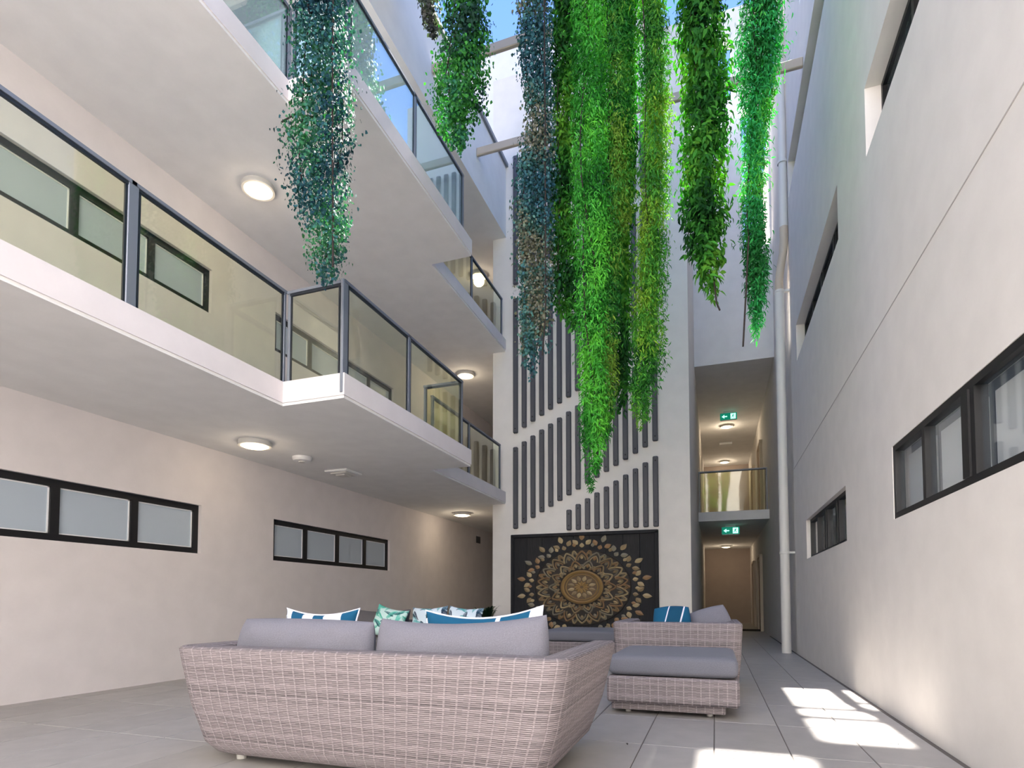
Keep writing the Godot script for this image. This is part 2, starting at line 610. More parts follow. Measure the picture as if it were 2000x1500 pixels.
	xyd(st, XL - 0.3, XR + 0.3, -0.1, 9.0, -3.3, -3.0)
	struct("wall_front", st.commit(), M.white, "white wall closing the courtyard behind the viewpoint", "wall")

# ---------------------------------------------------------------- windows
# strip window in a wall x = const; s is +1 where the outside lies towards +x, -1 towards -x
func strip_window(num: int, x: float, s: float, d0: float, d1: float, y0: float, y1: float, mull: Array, fr: float, label: String, room: bool) -> void:
	var w := Node3D.new()
	w.name = "window_%d" % num
	w.position = Vector3(x, y0, -(d0 + d1) / 2)
	add_child(w)
	tag(w, label, "window")
	w.set_meta("kind", "structure")
	var mid := (d0 + d1) / 2
	var add := func(called: String, a: float, b: float, lo: float, hi: float, near: float, far: float, m: Material) -> void:
		var st := st_new()
		var xa: float = minf(s * near, s * far)
		var xb: float = maxf(s * near, s * far)
		box(st, Vector3(xa, lo - y0, -(b - mid)), Vector3(xb, hi - y0, -(a - mid)))
		obj(called, st.commit(), m, w)
	var dep := 0.07
	add.call("frame_sill", d0, d1, y0, y0 + fr, -dep, 0.0, M.black)
	add.call("frame_head", d0, d1, y1 - fr, y1, -dep, 0.0, M.black)
	var edges := [d0] + mull + [d1]
	for i in edges.size():
		var e: float = edges[i]
		var a: float = e if i == 0 else (e - fr if i == edges.size() - 1 else e - fr * 0.6)
		add.call("frame_stile" if i == 0 or i == edges.size() - 1 else "mullion", a, a + fr * (1.2 if i > 0 and i < edges.size() - 1 else 1.0), y0 + fr, y1 - fr, -dep, 0.0, M.black)
	for i in edges.size() - 1:
		var a: float = edges[i] + (fr if i == 0 else fr * 0.6)
		var b: float = edges[i + 1] - (fr if i == edges.size() - 2 else fr * 0.6)
		if room:
			add.call("pane", a, b, y0 + fr, y1 - fr, -0.045, -0.035, M.pane)
			add.call("blind", a + 0.02, b - 0.02, y0 + fr + 0.005, y1 - fr - 0.05, -0.105, -0.095, M.blind)
			if i == 1 or i == 2:
				add.call("sash", a, a + 0.10, y0 + fr, y1 - fr, -0.06, 0.012, M.black)
		else:
			add.call("pane", a, b, y0 + fr, y1 - fr, -0.05, -0.035, M.frosted)
			for e in [[a, a + 0.014, y0 + fr, y1 - fr], [b - 0.014, b, y0 + fr, y1 - fr], [a, b, y0 + fr, y0 + fr + 0.014], [a, b, y1 - fr - 0.014, y1 - fr]]:
				add.call("seal", e[0], e[1], e[2], e[3], -0.05, -0.025, M.seal)
	if room:
		add.call("room", d0, d1, y0, y1, -0.15, -0.135, M.room)

func windows() -> void:
	strip_window(1, XL - 0.05, 1.0, WIN_G[0][0], WIN_G[0][1], 1.61, 2.25, [3.2, 4.06, 4.93], 0.075, "black framed frosted strip window at left, ground floor near the viewer", false)
	strip_window(2, XL - 0.05, 1.0, WIN_G[1][0], WIN_G[1][1], 1.61, 2.25, [7.95, 8.82, 9.68], 0.075, "black framed frosted strip window with four panes above the sofas", false)
	strip_window(3, XL - 0.05, 1.0, WIN_1[0][0], WIN_1[0][1], 4.87, 5.48, [3.2, 4.15, 5.05], 0.075, "black framed window behind the near stretch of first-floor glass railing", false)
	strip_window(4, XL - 0.05, 1.0, WIN_1[1][0], WIN_1[1][1], 4.87, 5.48, [8.0, 8.9, 9.75], 0.075, "black framed window behind the projecting first-floor glass railing", false)
	var lab := ["large black framed window low on the right wall, nearest the viewer", "small black framed window low on the right wall, near the downpipe", "deep-set dark window high on the right wall, nearest the viewer", "deep-set dark window on the right wall above the small low one", "dark window high on the right wall beside the downpipe"]
	var mul := [[3.25, 4.06, 4.91], [8.3, 9.1, 9.9], [3.5, 4.4, 5.3], [8.5, 9.45, 10.4], [9.0, 10.0, 11.0]]
	for i in WIN_R.size():
		var w: Array = WIN_R[i]
		var deep: float = 0.006 if i == 0 else (0.06 if i == 1 else 0.14)
		strip_window(5 + i, XR + deep, -1.0, w[0], w[1], w[2], w[3], mul[i], 0.05, lab[i], true)

# ---------------------------------------------------------------- balustrades
# glass railing through (x, depth) points; posts at the given points, one pane between neighbours
func railing(called: String, label: String, pts: Array, y0: float, y1: float, g: Material, posts: Array, cap := 0.0) -> void:
	var o := thing(called, label, "railing", Vector3(pts[0][0], y0, -pts[0][1]), "glass railings of the balconies")
	var p0 := Vector3(pts[0][0], y0, -pts[0][1])
	var inset := 0.03
	for i in pts.size():
		var p := Vector3(pts[i][0], 0, -pts[i][1])
		var s: float = posts[i]
		if s > 0.0:
			var st := st_new()
			cham_at(st, Vector3(p.x - p0.x, (y1 - y0) / 2 - 0.1, p.z - p0.z), Vector3(0.035, y1 - y0 + 0.2, s), 0.006)
			obj("post", st.commit(), M.steel, o)
	for i in pts.size() - 1:
		var a := Vector3(pts[i][0], 0, -pts[i][1]) - Vector3(p0.x, 0, p0.z)
		var b := Vector3(pts[i + 1][0], 0, -pts[i + 1][1]) - Vector3(p0.x, 0, p0.z)
		var dir := (b - a).normalized()
		var a2: Vector3 = a + dir * (posts[i] / 2 + 0.012)
		var b2: Vector3 = b - dir * (posts[i + 1] / 2 + 0.012)
		var side := dir.cross(Vector3.UP) * 0.006
		var st := st_new()
		var lo := Vector3(0, 0.0, 0)
		var hi := Vector3(0, y1 - y0 - 0.03, 0)
		slab8(st, [a2 - side + lo, b2 - side + lo, b2 + side + lo, a2 + side + lo], hi.y - lo.y)
		obj("glass_panel", st.commit(), g, o)
		# dark edging round the pane
		var w := dir.cross(Vector3.UP) * 0.011
		for e in [a2, b2]:
			st = st_new()
			var c: Vector3 = e - dir * 0.008
			var d: Vector3 = e + dir * 0.008
			slab8(st, [c - w, d - w, d + w, c + w], hi.y)
			obj("glass_channel", st.commit(), M.rail_dark, o)
		st = st_new()
		var hw := dir.cross(Vector3.UP) * 0.022
		var y := Vector3(0, y1 - y0 - 0.03, 0)
		var over := dir * 0.02
		slab8(st, [a - over - hw + y, b + over - hw + y, b + over + hw + y, a - over + hw + y], 0.03)
		obj("handrail", st.commit(), M.steel, o)
		st = st_new()
		var hw2 := dir.cross(Vector3.UP) * 0.014
		var y2 := Vector3(0, y1 - y0 - 0.055, 0)
		slab8(st, [a - hw2 + y2, b - hw2 + y2, b + hw2 + y2, a + hw2 + y2], 0.025)
		obj("rail_channel", st.commit(), M.rail_dark, o)

# upright prism on a four-cornered base
func slab8(st: SurfaceTool, base: Array, h: float) -> void:
	var up := Vector3(0, h, 0)
	var mid: Vector3 = (base[0] + base[1] + base[2] + base[3]) / 4
	for i in 4:
		var a: Vector3 = base[i]
		var b: Vector3 = base[(i + 1) % 4]
		var n := (b - a).cross(Vector3.UP).normalized()
		if n.dot((a + b) / 2 - mid) < 0:
			n = -n
		quad(st, a, b, b + up, a + up, n)
	quad(st, base[0], base[1], base[2], base[3], Vector3.DOWN)
	quad(st, base[0] + up, base[1] + up, base[2] + up, base[3] + up, Vector3.UP)

func balustrades() -> void:
	var i := 0.035
	railing("glass_railing", "green tinted glass railing of the first-floor balcony, near stretch at left", [[XN - i, -1.2], [XN - i, 0.4], [XN - i, 1.8], [XN - i, 3.19], [XN - i, 4.86 + i]], 3.295, 4.30, M.glass, [0.07, 0.07, 0.07, 0.09, 0.035])
	railing("glass_railing", "green tinted glass railing round the projecting first-floor balcony bay", [[XN + 0.04, 4.86 + i], [XW - i, 4.86 + i], [XW - i, 6.2], [XW - i, 7.78], [-4.15, 7.78]], 3.295, 4.27, M.glass, [0.03, 0.09, 0.06, 0.05, 0.03])
	railing("glass_railing", "glass railing of the first-floor balcony ending at the slatted wall", [[XS - i, 8.15], [XS - i, 9.6], [XS - i, 11.2]], 3.295, 4.25, M.glass, [0.05, 0.05, 0.05])
	railing("glass_railing", "sky-reflecting glass railing of the second-floor balcony, near stretch at top left", [[XN - i, 1.2], [XN - i, 2.8], [XN - i, 4.86 + i]], 6.595, 7.45, M.glass_sky, [0.06, 0.06, 0.06])
	railing("glass_railing", "sky-reflecting glass railing round the projecting second-floor balcony bay", [[XN + 0.04, 4.86 + i], [XW - i, 4.86 + i], [XW - i, 6.3], [XW - i, 7.78], [-4.15, 7.78]], 6.595, 7.45, M.glass_sky, [0.03, 0.06, 0.05, 0.05, 0.03])
	railing("glass_railing", "short glass railing of the second-floor balcony ending at the slatted wall", [[XS - i, 8.15], [XS - i, 9.7], [XS - i, 11.3]], 6.595, 7.42, M.glass, [0.05, 0.05, 0.05])
	railing("glass_railing", "glass railing across the upper corridor above the lower exit sign", [[-0.40, 17.36], [1.38, 17.36]], 3.5, 4.68, M.glass, [0.05, 0.05])

# ---------------------------------------------------------------- slats on the end wall
func slat_screen() -> void:
	var t := thing("slat_screen", "rows of charcoal vertical slats stepping diagonally across the pale end wall", "slat screen", Vector3(-2.5, 2.4, -DB))
	var rows := [[-99.0, 2.2], [2.5, 4.23], [4.53, 7.45], [7.75, 10.6]]   # lower and upper line at the first column
	var bolt := cham(Vector3(0.026, 0.026, 0.008), 0.003)
	for c in 16:
		var x := -3.95 + c * 0.192
		var up := (x + 3.95) * 0.555
		for r in rows:
			var lo: float = maxf(2.42, r[0] + up)
			var hi: float = minf(10.6, r[1] + up)
			if r[0] < 0:
				lo = 2.42
			if hi - lo < 0.35:
				continue
			var st := st_new()
			var h := hi - lo
			cham_at(st, Vector3(x + 2.5, (lo + hi) / 2 - 2.4, 0.036), Vector3(0.103, h, 0.07), 0.016)
			var o := obj("slat", st.commit(), M.slat, t)
			for y in [lo + 0.09, hi - 0.09]:
				obj("bolt", bolt, M.bolt, o, Vector3(x + 2.5, y - 2.4, 0.075))

# ---------------------------------------------------------------- carved panel
# leaf or petal lying in the xy plane: pointed oval of given length and width, domed towards +z
func petal(st: SurfaceTool, at: Vector3, ang: float, len: float, wid: float, h: float, sq: Vector2) -> void:
	var n := 8
	var mid := []
	var e1 := []
	var e2 := []
	for i in n + 1:
		var t := float(i) / n
		var w := wid * sin(PI * pow(t, 0.8)) / 2
		for s in [[mid, 0.0, h * sin(PI * clampf(t, 0.08, 0.92))], [e1, w, 0.0], [e2, -w, 0.0]]:
			var q := Vector2(len * t, s[1]).rotated(ang) * sq
			s[0].append(at + Vector3(q.x, q.y, s[2]))
	for i in n:
		for e in [e1, e2]:
			var nn: Vector3 = (mid[i + 1] - mid[i]).cross(e[i + 1] - mid[i])
			if nn.length() < 1e-9:
				nn = (mid[i + 1] - mid[i]).cross(e[i] - mid[i])
			if nn.length() < 1e-9:
				continue
			nn = nn.normalized() * (1.0 if nn.z > 0 else -1.0)
			tri(st, mid[i], mid[i + 1], e[i + 1], nn)
			tri(st, mid[i], e[i + 1], e[i], nn)

# raised ridge along points in the xy plane
func ridge(st: SurfaceTool, pts: Array, w: float, h: float) -> void:
	for i in pts.size() - 1:
		var a: Vector3 = pts[i]
		var b: Vector3 = pts[i + 1]
		var s := (b - a).normalized().cross(Vector3.BACK) * w / 2
		var z := Vector3(0, 0, h)
		for k in [1.0, -1.0]:
			var n: Vector3 = (s * k * h + Vector3(0, 0, w * w / 4)).normalized()
			quad(st, a + s * k, b + s * k, b + z, a + z, n)

func ring(r0: float, r1: float, h: float, sq: Vector2) -> ArrayMesh:
	var st := st_new()
	var n := 72
	for i in n:
		var q := []
		for e in [[r0, i], [r0, i + 1], [r1, i + 1], [r1, i]]:
			var a: float = TAU * e[1] / n
			q.append(Vector3(cos(a) * e[0] * sq.x, sin(a) * e[0] * sq.y, 0))
		var m1: Vector3 = (q[0] + q[3]) / 2 + Vector3(0, 0, h)
		var m2: Vector3 = (q[1] + q[2]) / 2 + Vector3(0, 0, h)
		var outw: Vector3 = (q[3] + q[2] - q[0] - q[1]).normalized()
		quad(st, q[0], q[1], m2, m1, (Vector3(0, 0, 0.7) - outw * 0.7).normalized())
		quad(st, m1, m2, q[2], q[3], (Vector3(0, 0, 0.7) + outw * 0.7).normalized())
	return st.commit()

func mandala() -> void:
	var x0 := -4.02
	var x1 := -1.05
	var y0 := 0.12
	var y1 := 2.345
	var c := Vector3(-2.53, 1.26, -DB + 0.09)
	var t := thing("carved_panel", "large dark timber panel with a gilded carved mandala behind the sofas", "wall panel", Vector3(-2.535, y0, -DB))
	var org := Vector3(-2.535, y0, -DB)
	for i in 9:
		var a := x0 + (x1 - x0) * i / 9.0
		var b := x0 + (x1 - x0) * (i + 1) / 9.0
		var st := st_new()
		box(st, Vector3(a + 0.004, y0, -DB) - org, Vector3(b - 0.004, y1, -DB + 0.06 + 0.006 * (i % 2)) - org)
		obj("plank", st.commit(), M.plank[i % 3], t)
	for f in [[x0 - 0.02, x0 + 0.05, y0, y1], [x1 - 0.05, x1 + 0.02, y0, y1], [x0 - 0.02, x1 + 0.02, y1 - 0.05, y1 + 0.02], [x0 - 0.02, x1 + 0.02, y0 - 0.02, y0 + 0.05]]:
		var st := st_new()
		cham_at(st, Vector3((f[0] + f[1]) / 2, (f[2] + f[3]) / 2, -DB + 0.05) - org, Vector3(f[1] - f[0], f[3] - f[2], 0.1), 0.01)
		obj("frame_rail", st.commit(), M.plank[2], t)
	var sq := Vector2(1.0, 0.78)
	var carve := func(called: String, mesh: Mesh, m: Material, lift := 0.0) -> void:
		obj(called, mesh, m, t, c - org + Vector3(0, 0, -0.025 + lift))
	# dark discs under the carving
	for d in [[0.98, 0.012], [0.44, 0.03]]:
		var st := st_new()
		var n := 64
		for i in n:
			var a0 := TAU * i / n
			var a1 := TAU * (i + 1) / n
			tri(st, Vector3(0, 0, d[1]), Vector3(cos(a0) * d[0], sin(a0) * d[0] * sq.y, d[1]), Vector3(cos(a1) * d[0], sin(a1) * d[0] * sq.y, d[1]), Vector3.BACK)
			var p := Vector3(cos(a0) * d[0], sin(a0) * d[0] * sq.y, 0)
			var q := Vector3(cos(a1) * d[0], sin(a1) * d[0] * sq.y, 0)
			quad(st, p, q, q + Vector3(0, 0, d[1]), p + Vector3(0, 0, d[1]), (p + q).normalized())
		carve.call("disc", st.commit(), M.carved_dark if d[0] > 0.5 else M.carved_mid)
	carve.call("ring", ring(0.36, 0.43, 0.03, sq), M.gold, 0.03)
	carve.call("ring", ring(0.31, 0.335, 0.02, sq), M.gold, 0.03)
	carve.call("ring", ring(0.955, 0.985, 0.02, sq), M.carved_dark, 0.012)
	carve.call("ring", ring(0.45, 0.48, 0.02, sq), M.carved_dark, 0.012)
	# flower in the middle
	for k in 12:
		var st := st_new()
		var a := TAU * k / 12
		petal(st, Vector3(cos(a) * 0.03, sin(a) * 0.03 * sq.y, 0), a, 0.14, 0.06, 0.02, sq)
		carve.call("petal", st.commit(), M.gold, 0.032)
		st = st_new()
		a += TAU / 24
		petal(st, Vector3(cos(a) * 0.15, sin(a) * 0.15 * sq.y, 0), a, 0.15, 0.085, 0.024, sq)
		carve.call("petal", st.commit(), M.carved[k % 2], 0.032)
	# two rounds of pointed arches, each with a bud inside
	for e in [[14, 0.475, 0.21, 0.112, 0.0], [18, 0.69, 0.24, 0.128, 0.5], [14, 0.455, 0.12, 0.06, 0.5], [18, 0.83, 0.12, 0.05, 0.0]]:
		var n: int = e[0]
		for k in n:
			var a: float = TAU * (k + e[4]) / n
			for s in [1.0, 0.62]:
				var pts := []
				for i in 13:
					var u: float = float(i) / 12 * 2 - 1
					var r: float = e[1] + e[2] * s * pow(1.0 - absf(u), 0.55)
					var sw: float = e[3] * s * signf(u) * pow(absf(u), 0.8) * (0.9 + 0.1 * absf(u))
					var q := (Vector2(r, sw)).rotated(a) * sq
					pts.append(Vector3(q.x, q.y, 0))
				var st := st_new()
				ridge(st, pts, 0.034 if s == 1.0 else 0.026, 0.026)
				carve.call("arch", st.commit(), M.carved[(k + int(s * 3)) % 4], 0.012)
			var st2 := st_new()
			var q2 := Vector2(e[1] + 0.03, 0).rotated(a) * sq
			petal(st2, Vector3(q2.x, q2.y, 0), a, e[2] * 0.45, e[3] * 0.5, 0.025, sq)
			carve.call("bud", st2.commit(), M.carved[k % 4], 0.012)
	# leaf sprays round the rim
	for k in 18:
		var a := TAU * (k + 0.5) / 18
		for l in [[1.02, 0.0, 0.12, 0.10, 0.0], [1.10, 0.085, 0.16, 0.11, 0.75], [1.10, -0.085, 0.16, 0.11, -0.75], [1.21, 0.0, 0.19, 0.11, 0.0], [1.04, 0.15, 0.11, 0.08, 0.2]]:
			var q := Vector2(l[0], l[1]).rotated(a) * Vector2(1.0, 0.78)
			if absf(q.x) > 1.42 or q.y < -1.1 or q.y > 0.98:
				continue
			var st := st_new()
			petal(st, Vector3(q.x, q.y, 0), a + l[4], l[2], l[3], 0.025, Vector2(1, 0.85))
			carve.call("leaf", st.commit(), M.carved[(k + int(l[2] * 100)) % 4])

# ---------------------------------------------------------------- lamps and other ceiling fittings
func ceiling_lamp(at: Vector3, r: float, label: String, energy: float) -> void:
	var t := thing("ceiling_lamp", label, "ceiling lamp", at, "round ceiling lamps")
	var st := st_new()
	lathe(st, Vector3.ZERO, [[r * 0.98, 0.0], [r, -0.045], [r * 0.98, -0.06], [r * 0.84, -0.06], [r * 0.83, -0.045]], 40)
	obj("ring", st.commit(), M.lamp_ring, t)
	st = st_new()
	lathe(st, Vector3.ZERO, [[r * 0.835, -0.048], [r * 0.7, -0.072], [r * 0.4, -0.082], [0.0, -0.085]], 40)
	obj("diffuser", st.commit(), M.lamp, t)
	var l := OmniLight3D.new()
	l.name = "lamp_light"
	l.position = Vector3(0, -0.16, 0)
	l.light_color = Color(1.0, 0.92, 0.80)
	l.light_energy = energy
	l.light_size = r * 0.6
	l.omni_range = 30.0
	l.omni_attenuation = 2.0
	l.shadow_enabled = true
	t.add_child(l)

func ceiling_fittings() -> void:
	ceiling_lamp(Vector3(-5.58, 3.04, -5.87), 0.205, "round lit ceiling lamp under the first balcony, above the near window", 0.06)
	ceiling_lamp(Vector3(-5.58, 3.04, -12.35), 0.205, "round lit ceiling lamp under the first balcony, by the end wall", 0.12)
	ceiling_lamp(Vector3(-5.5, 6.34, -5.76), 0.205, "round lit ceiling lamp under the second balcony, left of the hanging vine", 0.05)
	ceiling_lamp(Vector3(-5.5, 6.34, -12.34), 0.205, "round lit ceiling lamp under the second balcony, by the end wall", 0.12)
	ceiling_lamp(Vector3(-5.3, 8.86, -12.64), 0.205, "round lit ceiling lamp seen through the short second-floor railing", 0.10)
	ceiling_lamp(Vector3(0.43, 6.92, -20.73), 0.2, "round lit lamp on the upper corridor ceiling, just beyond the exit sign", 0.26)
	ceiling_lamp(Vector3(0.43, 6.92, -26.1), 0.2, "round lit lamp on the upper corridor ceiling, farther back", 0.22)
	ceiling_lamp(Vector3(0.43, 3.24, -25.4), 0.2, "round lit lamp on the lower corridor ceiling above the brown wall", 0.17)
	var st := st_new()
	lathe(st, Vector3.ZERO, [[0.135, 0.0], [0.135, -0.03], [0.12, -0.055], [0.07, -0.06], [0.0, -0.06]], 32)
	var d := thing("smoke_detector", "round white smoke detector beside the lamp under the first balcony", "smoke detector", Vector3(-5.55, 3.04, -6.74))
	obj("housing", st.commit(), M.plastic, d)
	st = st_new()
	lathe(st, Vector3(0, -0.06, 0), [[0.05, 0.0], [0.045, -0.015], [0.0, -0.018]], 20)
	obj("sensor", st.commit(), M.lamp_ring, d)
	var v := thing("ceiling_vent", "square white vent with stepped grille under the first balcony", "vent", Vector3(-5.56, 3.04, -7.73))
	obj("surround", cham(Vector3(0.42, 0.03, 0.42), 0.01), M.plastic, v, Vector3(0, -0.015, 0))
	obj("grille", cham(Vector3(0.30, 0.03, 0.30), 0.012), M.lamp_ring, v, Vector3(0, -0.04, 0))
	obj("grille", cham(Vector3(0.18, 0.03, 0.18), 0.012), M.lamp_ring, v, Vector3(0, -0.06, 0))
	var v2 := thing("ceiling_vent", "small pale vent between the lamps of the upper corridor", "vent", Vector3(0.44, 6.92, -23.1))
	obj("surround", cham(Vector3(0.45, 0.08, 0.3), 0.01), M.plastic, v2, Vector3(0, -0.04, 0))

# ---------------------------------------------------------------- corridor
func exit_sign(at: Vector3, label: String) -> void:
	var t := thing("exit_sign", label, "exit sign", at, "green exit signs")
	obj("box", cham(Vector3(0.50, 0.22, 0.05), 0.008), M.sign, t, Vector3(0, -0.16, 0))
	obj("bracket", cham(Vector3(0.3, 0.05, 0.04), 0.006), M.plastic, t, Vector3(0, -0.025, 0))
	obj("base_strip", cham(Vector3(0.46, 0.022, 0.052), 0.003), M.plastic, t, Vector3(0, -0.275, 0))
	var z := 0.028
	var st := st_new()
	# arrow pointing left
	tri(st, Vector3(-0.20, -0.16, z), Vector3(-0.12, -0.10, z), Vector3(-0.12, -0.22, z), Vector3.BACK)
	quad(st, Vector3(-0.12, -0.145, z), Vector3(-0.04, -0.145, z), Vector3(-0.04, -0.175, z), Vector3(-0.12, -0.175, z), Vector3.BACK)
	obj("arrow", st.commit(), M.sign_white, t)
	st = st_new()
	quad(st, Vector3(0.06, -0.075, z), Vector3(0.21, -0.075, z), Vector3(0.21, -0.245, z), Vector3(0.06, -0.245, z), Vector3.BACK)
	obj("doorway", st.commit(), M.sign_white, t)
	# running figure in the doorway
	st = st_new()
	var z2 := 0.032
	for s in [[0.145, -0.115, 0.12, -0.165, 0.028], [0.12, -0.165, 0.155, -0.19, 0.018], [0.155, -0.19, 0.15, -0.225, 0.016], [0.12, -0.165, 0.095, -0.2, 0.018], [0.095, -0.2, 0.07, -0.205, 0.014], [0.14, -0.12, 0.10, -0.135, 0.014], [0.14, -0.125, 0.175, -0.15, 0.014]]:
		var a := Vector3(s[0], s[1], z2)
		var b := Vector3(s[2], s[3], z2)
		var n: Vector3 = (b - a).normalized().cross(Vector3.BACK) * s[4] / 2
		quad(st, a - n, b - n, b + n, a + n, Vector3.BACK)
	for k in 8:
		tri(st, Vector3(0.155, -0.097, z2), Vector3(0.155 + cos(TAU * k / 8) * 0.014, -0.097 + sin(TAU * k / 8) * 0.014, z2), Vector3(0.155 + cos(TAU * (k + 1) / 8) * 0.014, -0.097 + sin(TAU * (k + 1) / 8) * 0.014, z2), Vector3.BACK)
	obj("running_figure", st.commit(), M.sign, t)

func corridor_things() -> void:
	exit_sign(Vector3(0.46, 6.92, -19.2), "green exit sign with white arrow in the upper corridor")
	exit_sign(Vector3(0.45, 3.24, -18.5), "green exit sign with white arrow in the lower corridor")
	# doors along the right side of the corridors
	var n := 1
	for f in [[0.0, 20.2, 21.3], [0.0, 23.6, 24.6], [3.5, 19.4, 20.5], [3.5, 23.0, 24.0]]:
		var d := Node3D.new()
		d.name = "door_%d" % n
		d.position = Vector3(XR, f[0], -(f[1] + f[2]) / 2)
		add_child(d)
		tag(d, ["tan door nearest the mat in the lower corridor", "tan door at the far end of the lower corridor", "tan door nearest the railing in the upper corridor", "tan door farther back in the upper corridor"][n - 1], "door")
		d.set_meta("kind", "structure")
		var w: float = f[2] - f[1]
		obj("leaf", cham(Vector3(0.05, 2.3, w), 0.005), M.door, d, Vector3(-0.02, 1.15, 0))
		obj("jamb", cham(Vector3(0.12, 2.4, 0.08), 0.005), M.door_frame, d, Vector3(-0.03, 1.2, w / 2 + 0.04))
		obj("jamb", cham(Vector3(0.12, 2.4, 0.08), 0.005), M.door_frame, d, Vector3(-0.03, 1.2, -w / 2 - 0.04))
		obj("head", cham(Vector3(0.12, 0.08, w + 0.16), 0.005), M.door_frame, d, Vector3(-0.03, 2.44, 0))
		n += 1
	tag(obj("door_mat", cham(Vector3(0.68, 0.015, 1.1), 0.005), M.mat, null, Vector3(1.05, 0.0085, -20.75)), "dark door mat on the lower corridor floor", "mat")
	var s := thing("wall_sign", "small dark sign on the beige wall beyond the sofas", "sign", Vector3(XL, 2.62, -15.25))
	obj("plate", cham(Vector3(0.03, 0.19, 0.26), 0.004), M.pot, s, Vector3(0.016, 0.1, 0))
	obj("bracket", cham(Vector3(0.012, 0.05, 0.05), 0.002), M.plastic, s, Vector3(0.005, 0.215, 0))

# ---------------------------------------------------------------- pergola
func pergola() -> void:
	var lab := ["tan pergola beam across the courtyard, nearest the viewer", "tan pergola beam carrying the planter with the green vines", "tan pergola beam below the blue sky between the hanging vines", "tan pergola beam resting on the white parapet by the end wall"]
	var ds := [4.3, 6.15, 8.03, 9.87]
	for i in 4:
		var o := obj("pergola_beam", cham(Vector3(XR - XS - 0.004, 0.15, 0.07), 0.01), M.beam, null, Vector3((XR + XS) / 2, 9.535, -ds[i]))
		tag(o, lab[i], "beam", "pergola beams")
	for p in [[-3.9, -2.95, 4.05, 4.55, "dark planter trough above the bluish vine at left"], [-3.85, 1.0, 5.75, 6.85, "long dark planter trough above the row of green vines"]]:
		var t := thing("planter_trough", p[4], "planter", Vector3((p[0] + p[1]) / 2, 9.61, -(p[2] + p[3]) / 2))
		var hx: float = (p[1] - p[0]) / 2
		var hz: float = (p[3] - p[2]) / 2
		for s in [-1.0, 1.0]:
			obj("side", cham(Vector3(hx * 2, 0.28, 0.03), 0.004), M.pot, t, Vector3(0, 0.14, s * hz))
			obj("end", cham(Vector3(0.03, 0.28, hz * 2 - 0.03), 0.004), M.pot, t, Vector3(s * (hx - 0.015), 0.14, 0))
		obj("bottom", cham(Vector3(hx * 2 - 0.06, 0.03, hz * 2 - 0.03), 0.004), M.pot, t, Vector3(0, 0.015, 0))
		obj("soil", cham(Vector3(hx * 2 - 0.06, 0.2, hz * 2 - 0.03), 0.02), M.soil, t, Vector3(0, 0.13, 0))

# ---------------------------------------------------------------- downpipe
func pipes() -> void:
	var t := thing("downpipe", "white downpipe running down the right wall beside the corridor", "pipe", Vector3(1.25, 0, -12.1))
	var st := st_new()
	tube(st, [Vector3(0, 0.0, 0), Vector3(0, 7.0, 0)], 0.085, 20)
	obj("lower_pipe", st.commit(), M.pipe, t)
	st = st_new()
	tube(st, [Vector3(0, 6.98, 0), Vector3(0, 7.2, 0), Vector3(0.03, 7.45, 0), Vector3(0.08, 7.75, 0), Vector3(0.1, 8.0, 0), Vector3(0.1, 8.25, 0)], 0.075, 18)
	obj("offset_bend", st.commit(), M.pipe_old, t)
	st = st_new()
	tube(st, [Vector3(0.1, 8.25, 0), Vector3(0.1, 12.95, 0)], 0.072, 18)
	obj("upper_pipe", st.commit(), M.pipe, t)
	for y in [1.9, 6.98, 9.55]:
		st = st_new()
		var off := 0.1 if y > 8 else 0.0
		lathe(st, Vector3(off, y, 0), [[0.086, -0.025], [0.093, -0.022], [0.093, 0.022], [0.086, 0.025]], 20)
		xyd(st, off + 0.08, 0.178, y - 0.02, y + 0.02, -0.03, 0.03)
		obj("bracket", st.commit(), M.pipe, t)

# ---------------------------------------------------------------- wicker furniture
# closed-path helper: points of a U (open towards +depth) with rounded corners: [x, depth, outward x, outward depth, run]
func u_path(xl: float, xr: float, db: float, de: float, r: float) -> Array:
	var pts := []
	var n := 6
	for i in 5:
		pts.append([xl, lerpf(de, db + r, i / 5.0), -1.0, 0.0])
	for i in n + 1:
		var a := PI + PI / 2 * i / n
		pts.append([xl + r + cos(a) * r, db + r + sin(a) * r, cos(a), sin(a)])
	for i in range(1, 8):
		pts.append([lerpf(xl + r, xr - r, i / 8.0), db, 0.0, -1.0])
	for i in n + 1:
		var a := PI * 1.5 + PI / 2 * i / n
		pts.append([xr - r + cos(a) * r, db + r + sin(a) * r, cos(a), sin(a)])
	for i in range(1, 6):
		pts.append([xr, lerpf(db + r, de, i / 5.0), 1.0, 0.0])
	return pts

